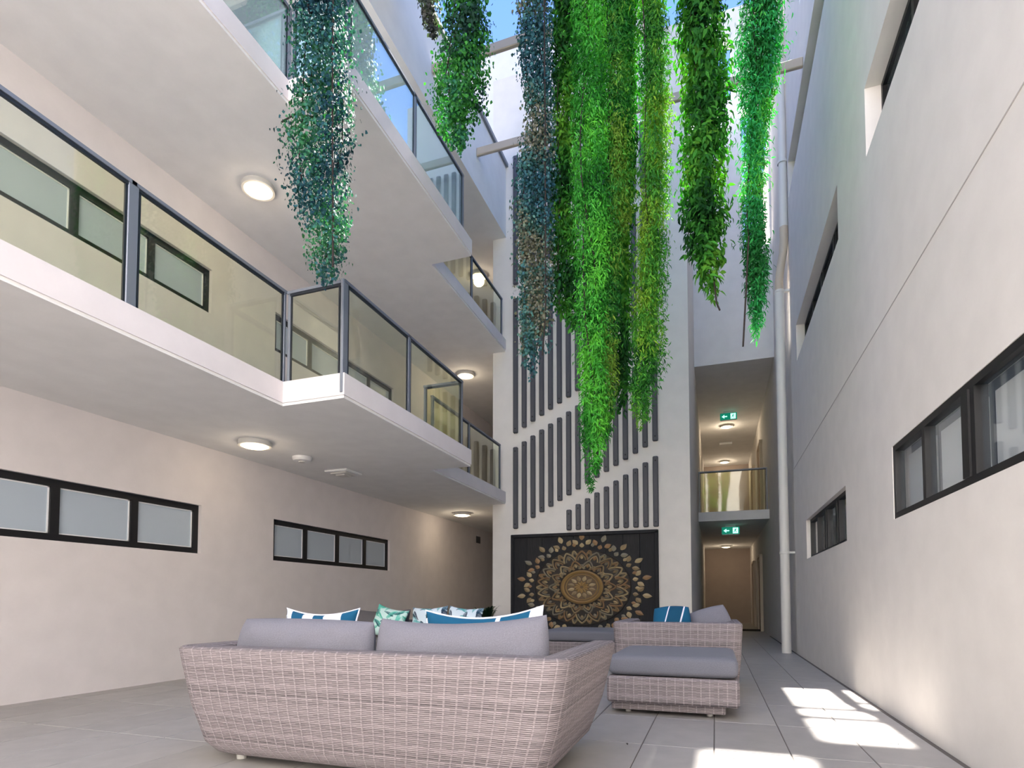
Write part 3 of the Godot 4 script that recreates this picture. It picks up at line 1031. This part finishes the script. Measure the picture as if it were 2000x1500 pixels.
# sofa shell: a woven wall that flares outwards, round three sides of a seat
func shell_mesh(xl: float, xr: float, db: float, de: float, y0: float, y1: float, fl: float, fb: float, fe: float, thick: float, r: float) -> ArrayMesh:
	var prof := [[0.0, 0.0, 0.0], [0.012, 0.05, 0.0], [0.12, 0.2, 0.0], [0.45, 0.55, 0.0], [0.8, 0.85, 0.0], [0.975, 0.985, 0.0], [1.0, 0.99, 0.02], [1.0, 0.95, thick * 0.5], [1.0, 0.92, thick - 0.02], [0.975, 0.9, thick], [0.6, 0.6, thick * 0.95], [0.42, 0.42, thick * 0.9]]
	# each profile step: height share, flare share, inward offset
	prof[0] = [0.0, -0.75, 0.0]
	prof[1] = [0.03, -0.30, 0.0]
	prof[2] = [0.12, 0.10, 0.0]
	var rings := []
	var run_v := 0.0
	var last := Vector2.ZERO
	for k in prof.size():
		var p: Array = prof[k]
		var f: float = p[1]
		var ins: float = p[2]
		var path := u_path(xl - fl * f + ins, xr + fl * f - ins, db - fb * f + ins, de + fe * f, maxf(r - ins, 0.03))
		var here := Vector2(fl * f - ins, y0 + (y1 - y0) * p[0])
		if k > 0:
			run_v += here.distance_to(last)
		last = here
		var ring := []
		var run_u := 0.0
		var even := u_path(xl - fl * 0.5, xr + fl * 0.5, db - fb * 0.5, de + fe * 0.5, r)
		for i in path.size():
			if i > 0:
				run_u += Vector2(even[i][0] - even[i - 1][0], even[i][1] - even[i - 1][1]).length()
			ring.append([Vector3(path[i][0], here.y, -path[i][1]), Vector3.ZERO, Vector2(run_u, -run_v)])
		rings.append(ring)
	# smooth normals from neighbouring points
	for k in rings.size():
		for i in rings[k].size():
			var a: Vector3 = rings[k][max(i - 1, 0)][0]
			var b: Vector3 = rings[k][min(i + 1, rings[k].size() - 1)][0]
			var c: Vector3 = rings[max(k - 1, 0)][i][0]
			var d: Vector3 = rings[min(k + 1, rings.size() - 1)][i][0]
			rings[k][i][1] = (d - c).cross(b - a).normalized()
	var st := st_new()
	for k in rings.size() - 1:
		for i in rings[k].size() - 1:
			smooth_quad(st, [rings[k][i], rings[k][i + 1], rings[k + 1][i + 1], rings[k + 1][i]])
	# close the two arm ends
	for e in [0, rings[0].size() - 1]:
		for k in range(0, 6):
			var a: Vector3 = rings[k][e][0]
			var b: Vector3 = rings[k + 1][e][0]
			var c: Vector3 = rings[mini(rings.size() - 2 - k + 1, rings.size() - 1)][e][0]
			var d: Vector3 = rings[rings.size() - 2 - k][e][0]
			quad(st, a, b, d, c, Vector3.FORWARD)
	return st.commit()

# soft cushion: w along x, h along y, t thick along z, centred; corner pinch and a rounded edge
func cushion_mesh(w: float, h: float, t: float, full: float, sag := 0.0, sd := 1, pinch := 0.06) -> ArrayMesh:
	var n := 22
	var nz := FastNoiseLite.new()
	nz.seed = sd
	nz.frequency = 2.2
	var pos := func(u: float, v: float, s: float) -> Vector3:
		var pin := 1.0 - pinch * (1.0 - pow(absf(v), 2.0)) * absf(u)
		var pin2 := 1.0 - pinch * (1.0 - pow(absf(u), 2.0)) * absf(v)
		var th: float = pow(maxf(0.0, 1.0 - pow(absf(u), full)), 0.5) * pow(maxf(0.0, 1.0 - pow(absf(v), full)), 0.5)
		var x: float = u * w / 2 * pin
		var y: float = v * h / 2 * pin2
		var wr := nz.get_noise_3d(x * 2.0, y * 2.0, s) * 0.03 * t * 4.0 * th
		y -= sag * (1.0 - u * u) * maxf(v, 0.0)
		return Vector3(x, y, s * (th * t / 2 + wr))
	var st := st_new()
	for s in [1.0, -1.0]:
		var g := []
		for j in n + 1:
			var row := []
			for i in n + 1:
				var u: float = sin(PI / 2 * (float(i) / n * 2 - 1))
				var v: float = sin(PI / 2 * (float(j) / n * 2 - 1))
				row.append([pos.call(u, v, s), Vector3.ZERO, Vector2((u + 1) / 2, (1 - v) / 2)])
			g.append(row)
		for j in n + 1:
			for i in n + 1:
				var du: Vector3 = g[j][mini(i + 1, n)][0] - g[j][maxi(i - 1, 0)][0]
				var dv: Vector3 = g[mini(j + 1, n)][i][0] - g[maxi(j - 1, 0)][i][0]
				g[j][i][1] = (du.cross(dv).normalized() * s).slerp(Vector3(g[j][i][0].x / w, g[j][i][0].y / h, 0.0).normalized(), 0.35 if (i == 0 or j == 0 or i == n or j == n) else 0.0).normalized()
		for j in n:
			for i in n:
				smooth_quad(st, [g[j][i], g[j][i + 1], g[j + 1][i + 1], g[j + 1][i]])
	return st.commit()

# box cushion with softly domed top
func seat_cushion(w: float, h: float, d: float, r: float) -> ArrayMesh:
	var st := st_new()
	var n := 20
	var m := 14
	var g := []
	for j in m + 1:
		var row := []
		var b: float = -PI / 2 + PI * j / m
		for i in 4 * n:
			var q := i / n
			var a := TAU * (q * n + (i % n)) / (4.0 * n) + 0.0001
			var ca := cos(a)
			var sa := sin(a)
			var dir := Vector3(cos(b) * ca, sin(b), cos(b) * sa)
			var p := Vector3(signf(ca) * pow(absf(ca), 0.08) * pow(cos(b), 0.14), signf(sin(b)) * pow(absf(sin(b)), 0.6), signf(sa) * pow(absf(sa), 0.08) * pow(cos(b), 0.14))
			row.append([Vector3(p.x * w / 2, p.y * h / 2, p.z * d / 2), dir])
		g.append(row)
	for j in m + 1:
		for i in 4 * n:
			var du: Vector3 = g[j][(i + 1) % (4 * n)][0] - g[j][(i - 1 + 4 * n) % (4 * n)][0]
			var dv: Vector3 = g[mini(j + 1, m)][i][0] - g[maxi(j - 1, 0)][i][0]
			var nn := dv.cross(du)
			if nn.length() > 1e-9:
				g[j][i][1] = nn.normalized() * (1.0 if nn.dot(g[j][i][1]) > 0 else -1.0)
	for j in m:
		for i in 4 * n:
			var k: int = (i + 1) % (4 * n)
			smooth_quad(st, [g[j][i], g[j][k], g[j + 1][k], g[j + 1][i]])
	return st.commit()

func sofa(label: String, xl: float, xr: float, db: float, de: float, y1: float, fl: float, fb: float, fe: float, turn: float, at: Vector3, seat: Material) -> Node3D:
	# built about its own base: width xl..xr, back at depth db, arm ends at depth de
	var t := thing("wicker_sofa", label, "sofa", at, "wicker sofas")
	t.rotation.y = turn
	obj("woven_shell", shell_mesh(xl, xr, db, de, 0.045, y1, fl, fb, fe, 0.15, 0.13), M.wicker, t)
	var st := st_new()
	xyd(st, xl + 0.13, xr - 0.13, 0.05, 0.30, db + 0.10, de - 0.02)
	obj("base", st.commit(), M.wicker, t)
	obj("seat_cushion", seat_cushion(xr - xl - 0.2, 0.17, de - db - 0.12, 0.05), seat, t, Vector3((xl + xr) / 2, 0.375, -(db + de) / 2 - 0.06))
	for x in [xl + 0.2, xr - 0.2]:
		for d in [db + 0.15, de - 0.15]:
			st = st_new()
			lathe(st, Vector3(x, 0, -d), [[0.0, 0.0], [0.03, 0.0], [0.035, 0.05], [0.0, 0.05]], 12)
			obj("foot", st.commit(), M.lamp_ring, t)
	return t

func ottoman(label: String, at: Vector3, w: float, d: float) -> void:
	var t := thing("wicker_ottoman", label, "ottoman", at, "wicker ottomans")
	obj("plinth", cham(Vector3(w - 0.14, 0.075, d - 0.14), 0.008), M.wicker, t, Vector3(-0.04, 0.075, 0))
	for x in [-1.0, 1.0]:
		for z in [-1.0, 1.0]:
			var st := st_new()
			lathe(st, Vector3(-0.04 + x * (w / 2 - 0.2), 0, z * (d / 2 - 0.2)), [[0.0, 0.0], [0.025, 0.0], [0.025, 0.04], [0.0, 0.04]], 12)
			obj("foot", st.commit(), M.lamp_ring, t)
	obj("woven_base", cham(Vector3(w, 0.225, d), 0.018), M.wicker, t, Vector3(0, 0.222, 0))
	obj("cushion", seat_cushion(w - 0.01, 0.19, d - 0.01, 0.05), M.seat_cloth, t, Vector3(0, 0.43, 0))

func lounges() -> void:
	sofa("large woven wicker sofa in front with its back to the viewer", -1.16, 1.06, 0.0, 1.06, 0.716, 0.16, 0.09, 0.25, 0.0, Vector3(-1.89, 0, -2.79), M.seat_cloth)
	sofa("woven wicker sofa at right with teal and grey cushions behind its arm", -0.62, 0.62, 0.0, 1.2, 0.765, 0.05, 0.05, 0.03, PI / 2 * 0.0, Vector3(-0.41, 0, -6.38), M.seat_cloth)
	sofa("woven wicker sofa along the left with patterned cushions, mostly hidden", -1.15, 1.15, 0.0, 1.0, 0.70, 0.06, 0.06, 0.05, PI, Vector3(-4.1, 0, -7.9), M.dark_cloth)
	ottoman("square wicker ottoman with thick grey cushion in the middle of the floor", Vector3(-0.372, 0, -5.73), 1.095, 1.2)
	ottoman("square wicker ottoman with dark grey cushion before the carved panel", Vector3(-1.95, 0, -9.6), 1.5, 1.15)

func pillow(called: String, label: String, mesh: Mesh, m: Material, at: Vector3, rot: Vector3, w: float, h: float, piped: Material = null, sag := 0.0, pinch := 0.06) -> void:
	var t := thing(called, label, "cushion", at, "loose cushions on the sofas")
	t.rotation = rot
	obj("cover", mesh, m, t)
	if piped != null:
		var st := st_new()
		var pts := []
		for k in 41:
			var s := fposmod(k / 10.0, 4.0)
			var side := int(s) % 4
			var u: float = (s - int(s)) * 2 - 1
			var pin := 1.0 - pinch * (1.0 - u * u)
			var q: Vector2 = [Vector2(u, -pin), Vector2(pin, u), Vector2(-u, pin), Vector2(-pin, -u)][side]
			pts.append(Vector3(q.x * w / 2, q.y * h / 2 - sag * (1.0 - q.x * q.x) * maxf(q.y, 0.0), 0))
		tube(st, pts, 0.008, 6, false)
		obj("piping", st.commit(), piped, t)

func cushions() -> void:
	pillow("back_cushion", "long grey back cushion at the left of the front sofa", cushion_mesh(1.0, 0.43, 0.25, 4.0, 0.0, 3, -0.05), M.grey_cloth, Vector3(-2.52, 0.655, -3.10), Vector3(-0.16, 0, -0.01), 1.04, 0.44)
	pillow("back_cushion", "long grey back cushion at the right of the front sofa", cushion_mesh(1.06, 0.45, 0.25, 4.0, 0.05, 8, -0.03), M.grey_cloth, Vector3(-1.42, 0.68, -3.10), Vector3(-0.16, 0.0, 0.03), 1.07, 0.46)
	pillow("scatter_cushion", "blue and white striped scatter cushion at the left of the front sofa", cushion_mesh(0.58, 0.46, 0.20, 2.6, 0.03, 5, 0.10), M.stripe, Vector3(-2.65, 0.715, -3.42), Vector3(-0.22, 0.1, 0.0), 0.58, 0.46, M.piping, 0.03, 0.10)
	pillow("scatter_cushion", "teal scatter cushion with white piping leaning at the right of the front sofa", cushion_mesh(0.80, 0.50, 0.16, 2.6, 0.05, 6, 0.08), M.stripe_flat, Vector3(-1.40, 0.70, -3.42), Vector3(-0.12, 0.04, 0.04), 0.80, 0.50, M.piping, 0.05, 0.08)
	pillow("back_cushion", "dark grey back cushion on the left sofa, beside the striped one", cushion_mesh(1.0, 0.5, 0.22, 5.0, 0.03, 13), M.dark_cloth, Vector3(-4.75, 0.62, -7.55), Vector3(-0.15, 0, 0), 1.0, 0.5)
	pillow("back_cushion", "dark grey back cushion on the left sofa, behind the leaf print cushion", cushion_mesh(1.0, 0.46, 0.22, 5.0, 0.03, 14), M.dark_cloth, Vector3(-3.70, 0.58, -7.55), Vector3(-0.15, 0, 0), 1.0, 0.46)
	pillow("scatter_cushion", "green and white leaf print scatter cushion on the left sofa", cushion_mesh(0.50, 0.46, 0.18, 2.6, 0.02, 15), M.green_fronds, Vector3(-4.46, 0.68, -7.32), Vector3(-0.3, 0.1, -0.22), 0.5, 0.46)
	pillow("scatter_cushion", "navy and white leaf print scatter cushion on the left sofa", cushion_mesh(0.54, 0.48, 0.18, 2.6, 0.02, 16), M.fronds, Vector3(-3.80, 0.68, -7.30), Vector3(-0.3, 0.05, 0.05), 0.54, 0.48)
	pillow("scatter_cushion", "grey and white leaf print scatter cushion at the end of the left sofa", cushion_mesh(0.54, 0.48, 0.18, 2.6, 0.02, 17), M.fronds, Vector3(-3.24, 0.68, -7.22), Vector3(-0.3, -0.1, -0.06), 0.54, 0.48)
	pillow("scatter_cushion", "teal scatter cushion with a white diagonal line on the right sofa", cushion_mesh(0.38, 0.44, 0.18, 2.4, 0.0, 18, -0.10), M.stripe_teal, Vector3(-0.47, 0.70, -6.78), Vector3(-0.3, -0.05, 0.06), 0.38, 0.44)
	pillow("scatter_cushion", "plain grey scatter cushion beside the teal one on the right sofa", cushion_mesh(0.40, 0.42, 0.22, 2.2, 0.02, 19, -0.16), M.grey_cloth, Vector3(-0.06, 0.70, -6.95), Vector3(-0.3, -0.1, 0.3), 0.40, 0.42)

# ---------------------------------------------------------------- hanging vines
func leaf_mesh(len: float, wid: float, fold: float) -> ArrayMesh:
	# a leaf along -y from the origin, folded a little along its midrib
	var st := st_new()
	var n := 3
	var prev := []
	for i in n + 1:
		var t := float(i) / n
		var w := wid / 2 * (sin(PI * pow(clampf(t, 0.0, 1.0), 0.75)) + (0.12 if i == 0 else 0.0))
		var y := -len * t
		var z := -0.25 * len * t * t
		var row := [Vector3(-w, y, z + fold * w), Vector3(0, y, z), Vector3(w, y, z + fold * w)]
		if i > 0:
			for s in 2:
				var nn := Vector3(0.35 * (1.0 if s == 1 else -1.0) * -fold, 0.2, 1).normalized()
				if i < n:
					quad(st, prev[s], prev[s + 1], row[s + 1], row[s], nn)
				else:
					tri(st, prev[s], prev[s + 1], row[1], nn)
		prev = row
	return st.commit()

# prof: rows of [height, x, radius] from the top down; look: leaf mesh, tones, count, stray share
func vine(label: String, depth: float, prof: Array, leaf: Mesh, tones: Array, count: int, size: float, stray: float, trail: Array, sd: int) -> void:
	var r := RandomNumberGenerator.new()
	r.seed = sd
	var top := Vector3(prof[0][1], prof[0][0], -depth)
	var t := thing("hanging_vine", label, "vine", top, "vines hanging over the courtyard")
	var centre := func(y: float) -> Array:
		for i in prof.size() - 1:
			if y <= prof[i][0] and y >= prof[i + 1][0]:
				var f: float = (prof[i][0] - y) / maxf(1e-4, prof[i][0] - prof[i + 1][0])
				return [lerpf(prof[i][1], prof[i + 1][1], f), lerpf(prof[i][2], prof[i + 1][2], f)]
		return [prof[-1][1], prof[-1][2]]
	var y_top: float = prof[0][0]
	var y_low: float = prof[-1][0]
	# stems down the middle
	var st: SurfaceTool
	for k in 4:
		st = st_new()
		var pts := []
		var ph := r.randf() * TAU
		var yend := lerpf(y_low, y_top, 0.05 + 0.12 * k)
		for i in 15:
			var y := lerpf(y_top, yend, i / 14.0)
			var c: Array = centre.call(minf(y, y_top))
			pts.append(Vector3(c[0] + cos(ph + y * 1.3) * c[1] * 0.45, y, -depth + sin(ph + y * 1.1) * c[1] * 0.45) - top)
		tube(st, pts, 0.007, 5)
		obj("stem", st.commit(), M.stem, t)
	for tr in trail:
		st = st_new()
		var pts := []
		for p in tr:
			pts.append(Vector3(p[0], p[1], -depth + 0.1) - top)
		tube(st, pts, 0.009, 5)
		obj("trailing_stem", st.commit(), M.stem, t)
	# pick heights in proportion to girth so that the cover is even
	var wsum := []
	var tot := 0.0
	var steps := 120
	for i in steps:
		var c: Array = centre.call(lerpf(y_top, y_low, (i + 0.5) / steps))
		tot += c[1] + 0.02
		wsum.append(tot)
	var nz := FastNoiseLite.new()
	nz.seed = sd
	nz.frequency = 0.9
	var nz2 := FastNoiseLite.new()
	nz2.seed = sd + 100
	nz2.frequency = 2.6
	var mm := MultiMesh.new()
	mm.transform_format = MultiMesh.TRANSFORM_3D
	mm.use_colors = true
	mm.mesh = leaf
	mm.instance_count = count
	# several thinner shoots of uneven length make up the strand
	var shoots := []
	for k in 9:
		shoots.append([TAU * k / 8.0 + r.randf_range(-0.3, 0.3), 0.10 if k == 0 else r.randf_range(0.40, 0.60), 0.0 if k == 0 else r.randf_range(0.0, 0.13), r.randf_range(0.42, 0.60), r.randf_range(-0.15, 0.15)])
	for i in count:
		var y := 0.0
		var c: Array
		var sh: Array
		for attempt in 8:
			var pick := r.randf() * tot
			var s: int = wsum.bsearch(pick)
			y = lerpf(y_top, y_low, (s + r.randf()) / steps)
			c = centre.call(y)
			var k := r.randi() % 9
			sh = shoots[k]
			if y < y_low + sh[2] * (y_top - y_low) * 0.8:
				continue
			if r.randf() < 0.75 + 0.9 * nz2.get_noise_2d(k * 9.0, y * 0.9):
				break
		var an := r.randf() * TAU
		var ca: float = sh[0] + y * sh[4]
		var rad: float = c[1] * sh[3] * sqrt(r.randf_range(0.05, 1.0))
		if r.randf() < stray:
			rad = c[1] * r.randf_range(0.5, 0.85)
		var p := Vector3(c[0] + cos(ca) * sh[1] * c[1] + cos(an) * rad, y, -depth + sin(ca) * sh[1] * c[1] + sin(an) * rad) - top
		var outw := Vector3(cos(an), 0, sin(an))
		var b := Basis.looking_at(-(outw + Vector3(r.randf_range(-0.8, 0.8), r.randf_range(-0.2, 0.9), r.randf_range(-0.8, 0.8))).normalized(), Vector3.UP)
		b = b * Basis(Vector3(0, 0, 1), r.randfn(0.0, 0.7)) * Basis(Vector3(1, 0, 0), r.randf_range(-0.5, 0.35))
		var k := size * r.randf_range(0.65, 1.25)
		mm.set_instance_transform(i, Transform3D(b.scaled(Vector3(k, k, k)), p))
		var f: float = clampf(nz.get_noise_3d(p.x * 1.5, p.y, p.z * 1.5) * 1.4 + 0.5 + r.randf_range(-0.28, 0.28), 0.0, 0.999) * (tones.size() - 1)
		var col: Color = tones[int(f)].lerp(tones[int(f) + 1], f - int(f))
		mm.set_instance_color(i, col * r.randf_range(0.8, 1.2))
	var o := MultiMeshInstance3D.new()
	o.name = "foliage"
	o.multimesh = mm
	o.material_override = M.leaf
	o.set_meta("kind", "stuff")
	t.add_child(o)

func vines() -> void:
	var blade := leaf_mesh(0.058, 0.015, 0.5)
	var broad := leaf_mesh(0.088, 0.035, 0.5)
	var coin := leaf_mesh(0.042, 0.037, 0.2)
	var bright := [Color(0.02, 0.16, 0.02), Color(0.05, 0.33, 0.03), Color(0.09, 0.46, 0.06), Color(0.14, 0.55, 0.05)]
	var emer := [Color(0.02, 0.15, 0.03), Color(0.03, 0.30, 0.07), Color(0.04, 0.42, 0.12), Color(0.10, 0.46, 0.05)]
	var deep := [Color(0.012, 0.07, 0.015), Color(0.03, 0.16, 0.02), Color(0.06, 0.27, 0.03), Color(0.12, 0.33, 0.03)]
	var lime := [Color(0.02, 0.13, 0.02), Color(0.05, 0.25, 0.03), Color(0.11, 0.34, 0.03), Color(0.22, 0.38, 0.03)]
	var teal := [Color(0.012, 0.045, 0.07), Color(0.025, 0.09, 0.12), Color(0.05, 0.16, 0.16), Color(0.05, 0.20, 0.09)]
	var rust := [Color(0.03, 0.10, 0.13), Color(0.06, 0.17, 0.19), Color(0.08, 0.22, 0.19), Color(0.20, 0.19, 0.13)]
	var dusk := [Color(0.07, 0.07, 0.07), Color(0.13, 0.12, 0.11), Color(0.10, 0.13, 0.11)]
	vine("bluish vine with small round leaves hanging alone at the left", 4.3, [[9.56, -3.41, 0.279], [6.92, -3.41, 0.279], [6.61, -3.39, 0.288], [6.11, -3.37, 0.296], [5.61, -3.36, 0.285], [5.32, -3.38, 0.322], [4.98, -3.41, 0.294], [4.63, -3.36, 0.282], [4.38, -3.30, 0.211], [4.13, -3.29, 0.187], [3.95, -3.31, 0.140], [3.83, -3.34, 0.047]], coin, teal, 21000, 0.74, 0.10, [[[-3.22, 9.6], [-3.2, 7.0], [-3.19, 5.5], [-3.17, 4.6], [-3.16, 3.95]], [[-3.4, 5.4], [-3.6, 5.48], [-3.75, 5.45]]], 11)
	vine("short green vine trailing dark sprigs in front of the white parapet", 6.15, [[9.56, -2.74, 0.261], [8.66, -2.74, 0.261], [8.27, -2.75, 0.261], [7.88, -2.74, 0.279], [7.51, -2.79, 0.297], [7.20, -2.82, 0.309], [6.95, -2.86, 0.279], [6.77, -2.90, 0.217], [6.50, -2.86, 0.124], [6.34, -2.83, 0.037]], coin, [Color(0.03, 0.08, 0.05), Color(0.04, 0.22, 0.04), Color(0.08, 0.34, 0.05), Color(0.05, 0.22, 0.12)], 10488, 0.95, 0.14, [], 12)
	vine("short greyish sprig hanging left of the short green vine", 6.5, [[9.56, -3.48, 0.123], [9.42, -3.48, 0.123], [8.99, -3.46, 0.150], [8.69, -3.42, 0.136], [8.46, -3.38, 0.095], [8.33, -3.36, 0.034]], coin, dusk, 1518, 1.05, 0.15, [], 13)
	vine("slim blue-grey vine with browned leaves left of the green cluster", 6.25, [[9.56, -1.94, 0.205], [8.47, -1.94, 0.205], [8.08, -1.94, 0.204], [7.45, -1.92, 0.198], [7.13, -1.91, 0.186], [6.62, -1.86, 0.157], [6.20, -1.91, 0.223], [5.59, -1.94, 0.234], [4.98, -1.93, 0.211], [4.37, -1.93, 0.199], [3.90, -1.94, 0.187], [3.65, -1.96, 0.110], [3.51, -1.98, 0.027]], coin, rust, 17248, 0.80, 0.12, [[[-1.78, 9.6], [-1.76, 6.5], [-1.76, 4.2], [-1.80, 3.75]]], 14)
	vine("dark leafy vine at the left of the green cluster, ending mid-wall", 6.5, [[9.56, -1.58, 0.154], [8.60, -1.58, 0.154], [7.90, -1.60, 0.172], [6.94, -1.62, 0.153], [5.69, -1.64, 0.134], [4.93, -1.61, 0.169], [4.44, -1.63, 0.151], [4.18, -1.54, 0.048]], broad, deep, 7279, 0.85, 0.08, [], 15)
	vine("longest bright green vine in the cluster, reaching down towards the carved panel", 6.15, [[9.56, -1.25, 0.219], [8.09, -1.25, 0.219], [7.73, -1.24, 0.218], [6.53, -1.23, 0.228], [5.36, -1.23, 0.237], [4.78, -1.21, 0.214], [4.21, -1.24, 0.180], [3.64, -1.24, 0.168], [3.07, -1.22, 0.167], [2.73, -1.24, 0.144], [2.51, -1.24, 0.111], [2.31, -1.25, 0.067], [2.18, -1.25, 0.022]], blade, bright, 35742, 0.9, 0.05, [], 16)
	vine("mid-green vine with olive tips between the two longest vines", 6.3, [[9.56, -0.95, 0.209], [8.14, -0.95, 0.209], [7.78, -0.96, 0.220], [6.58, -0.95, 0.207], [5.40, -0.98, 0.205], [4.94, -1.04, 0.160], [4.48, -1.07, 0.148], [3.68, -1.10, 0.136], [3.21, -1.09, 0.113], [2.93, -1.11, 0.079], [2.70, -1.10, 0.028]], blade, [Color(0.02, 0.13, 0.03), Color(0.04, 0.25, 0.04), Color(0.10, 0.33, 0.04), Color(0.19, 0.33, 0.04)], 26281, 0.9, 0.06, [], 17)
	vine("dark green vine tucked behind the cluster", 6.7, [[9.56, -0.89, 0.153], [8.55, -0.89, 0.153], [6.28, -0.93, 0.151], [5.05, -0.98, 0.133], [4.13, -0.99, 0.132], [3.46, -1.00, 0.107], [3.12, -1.00, 0.036]], broad, deep, 7279, 0.8, 0.06, [], 18)
	vine("yellow-green tipped vine at the right of the cluster", 5.95, [[9.56, -0.56, 0.179], [7.67, -0.56, 0.179], [7.33, -0.55, 0.173], [6.76, -0.54, 0.183], [5.92, -0.53, 0.192], [5.10, -0.56, 0.181], [4.30, -0.60, 0.191], [3.76, -0.64, 0.191], [3.38, -0.63, 0.190], [3.17, -0.68, 0.169], [2.96, -0.70, 0.127], [2.80, -0.71, 0.074], [2.74, -0.71, 0.021]], blade, lime, 29435, 0.86, 0.06, [], 19)
	vine("thick dark green leafy vine right of the cluster", 6.15, [[9.56, -0.04, 0.243], [7.64, -0.04, 0.243], [7.30, -0.05, 0.248], [6.96, -0.05, 0.258], [6.45, -0.02, 0.246], [5.90, -0.03, 0.245], [5.36, -0.05, 0.234], [4.98, -0.06, 0.222], [4.65, -0.04, 0.190], [4.32, -0.00, 0.137], [4.15, 0.03, 0.084], [4.03, 0.04, 0.026]], broad, deep, 13300, 0.9, 0.10, [[[0.03, 4.2], [0.05, 3.98], [0.08, 3.9]]], 20)
	vine("emerald vine hanging beside the downpipe at the right", 6.15, [[9.56, 0.55, 0.234], [7.41, 0.55, 0.234], [7.09, 0.54, 0.234], [6.77, 0.52, 0.260], [6.51, 0.50, 0.270], [6.19, 0.48, 0.228], [5.77, 0.45, 0.155], [5.50, 0.44, 0.145], [4.98, 0.41, 0.134], [4.66, 0.41, 0.139], [4.34, 0.44, 0.133], [4.02, 0.44, 0.112], [3.77, 0.43, 0.077], [3.57, 0.41, 0.020]], blade, emer, 28383, 0.9, 0.07, [[[0.36, 4.6], [0.33, 4.1], [0.29, 3.5]]], 21)

func potted_plant() -> void:
	var t := thing("potted_plant", "leafy green potted plant beside the end wall behind the left sofa", "plant", Vector3(-4.3, 0, -10.7))
	var st := st_new()
	lathe(st, Vector3.ZERO, [[0.0, 0.0], [0.13, 0.0], [0.18, 0.32], [0.19, 0.34], [0.165, 0.34], [0.15, 0.3], [0.0, 0.3]], 24)
	obj("pot", st.commit(), M.pot, t)
	var r := RandomNumberGenerator.new()
	r.seed = 41
	var leaf := mat(Color(0.13, 0.30, 0.10), 0.5)
	for k in 26:
		st = st_new()
		var a := TAU * k / 26 + r.randf() * 0.2
		var reach := r.randf_range(0.1, 0.34)
		var hh := r.randf_range(0.45, 0.62)
		var prev := []
		for i in 7:
			var f := i / 6.0
			var c := Vector3(cos(a) * reach * f, 0.3 + hh * sin(f * 1.75) / sin(1.75) * (1.0 if f < 0.9 else 0.97), sin(a) * reach * f)
			var w := Vector3(-sin(a), 0, cos(a)) * 0.035 * sin(PI * clampf(f, 0.06, 0.98))
			if i > 0:
				quad(st, prev[0], prev[1], c + w, c - w, Vector3(cos(a) * 0.3, 1, sin(a) * 0.3).normalized())
			prev = [c - w, c + w]
		obj("leaf", st.commit(), leaf, t)

func fallen_leaves() -> void:
	var lf := leaf_mesh(0.03, 0.016, 0.4)
	for p in [[-0.60, 4.11, 0.4, "tiny dark fallen leaf on the shaded tiles beside the front sofa"], [0.08, 3.96, 1.9, "tiny dark fallen leaf in the nearer patch of sunlight"], [1.12, 4.72, 0.9, "tiny dark fallen leaf in the larger patch of sunlight, left of a pair"], [1.17, 4.71, 2.6, "tiny dark fallen leaf in the larger patch of sunlight, right of a pair"]]:
		var o := obj("fallen_leaf", lf, M.stem, null, Vector3(p[0], 0.006, -p[1]))
		o.rotation = Vector3(-PI / 2, p[2], 0)
		tag(o, p[3], "leaf", "fallen leaves on the floor")
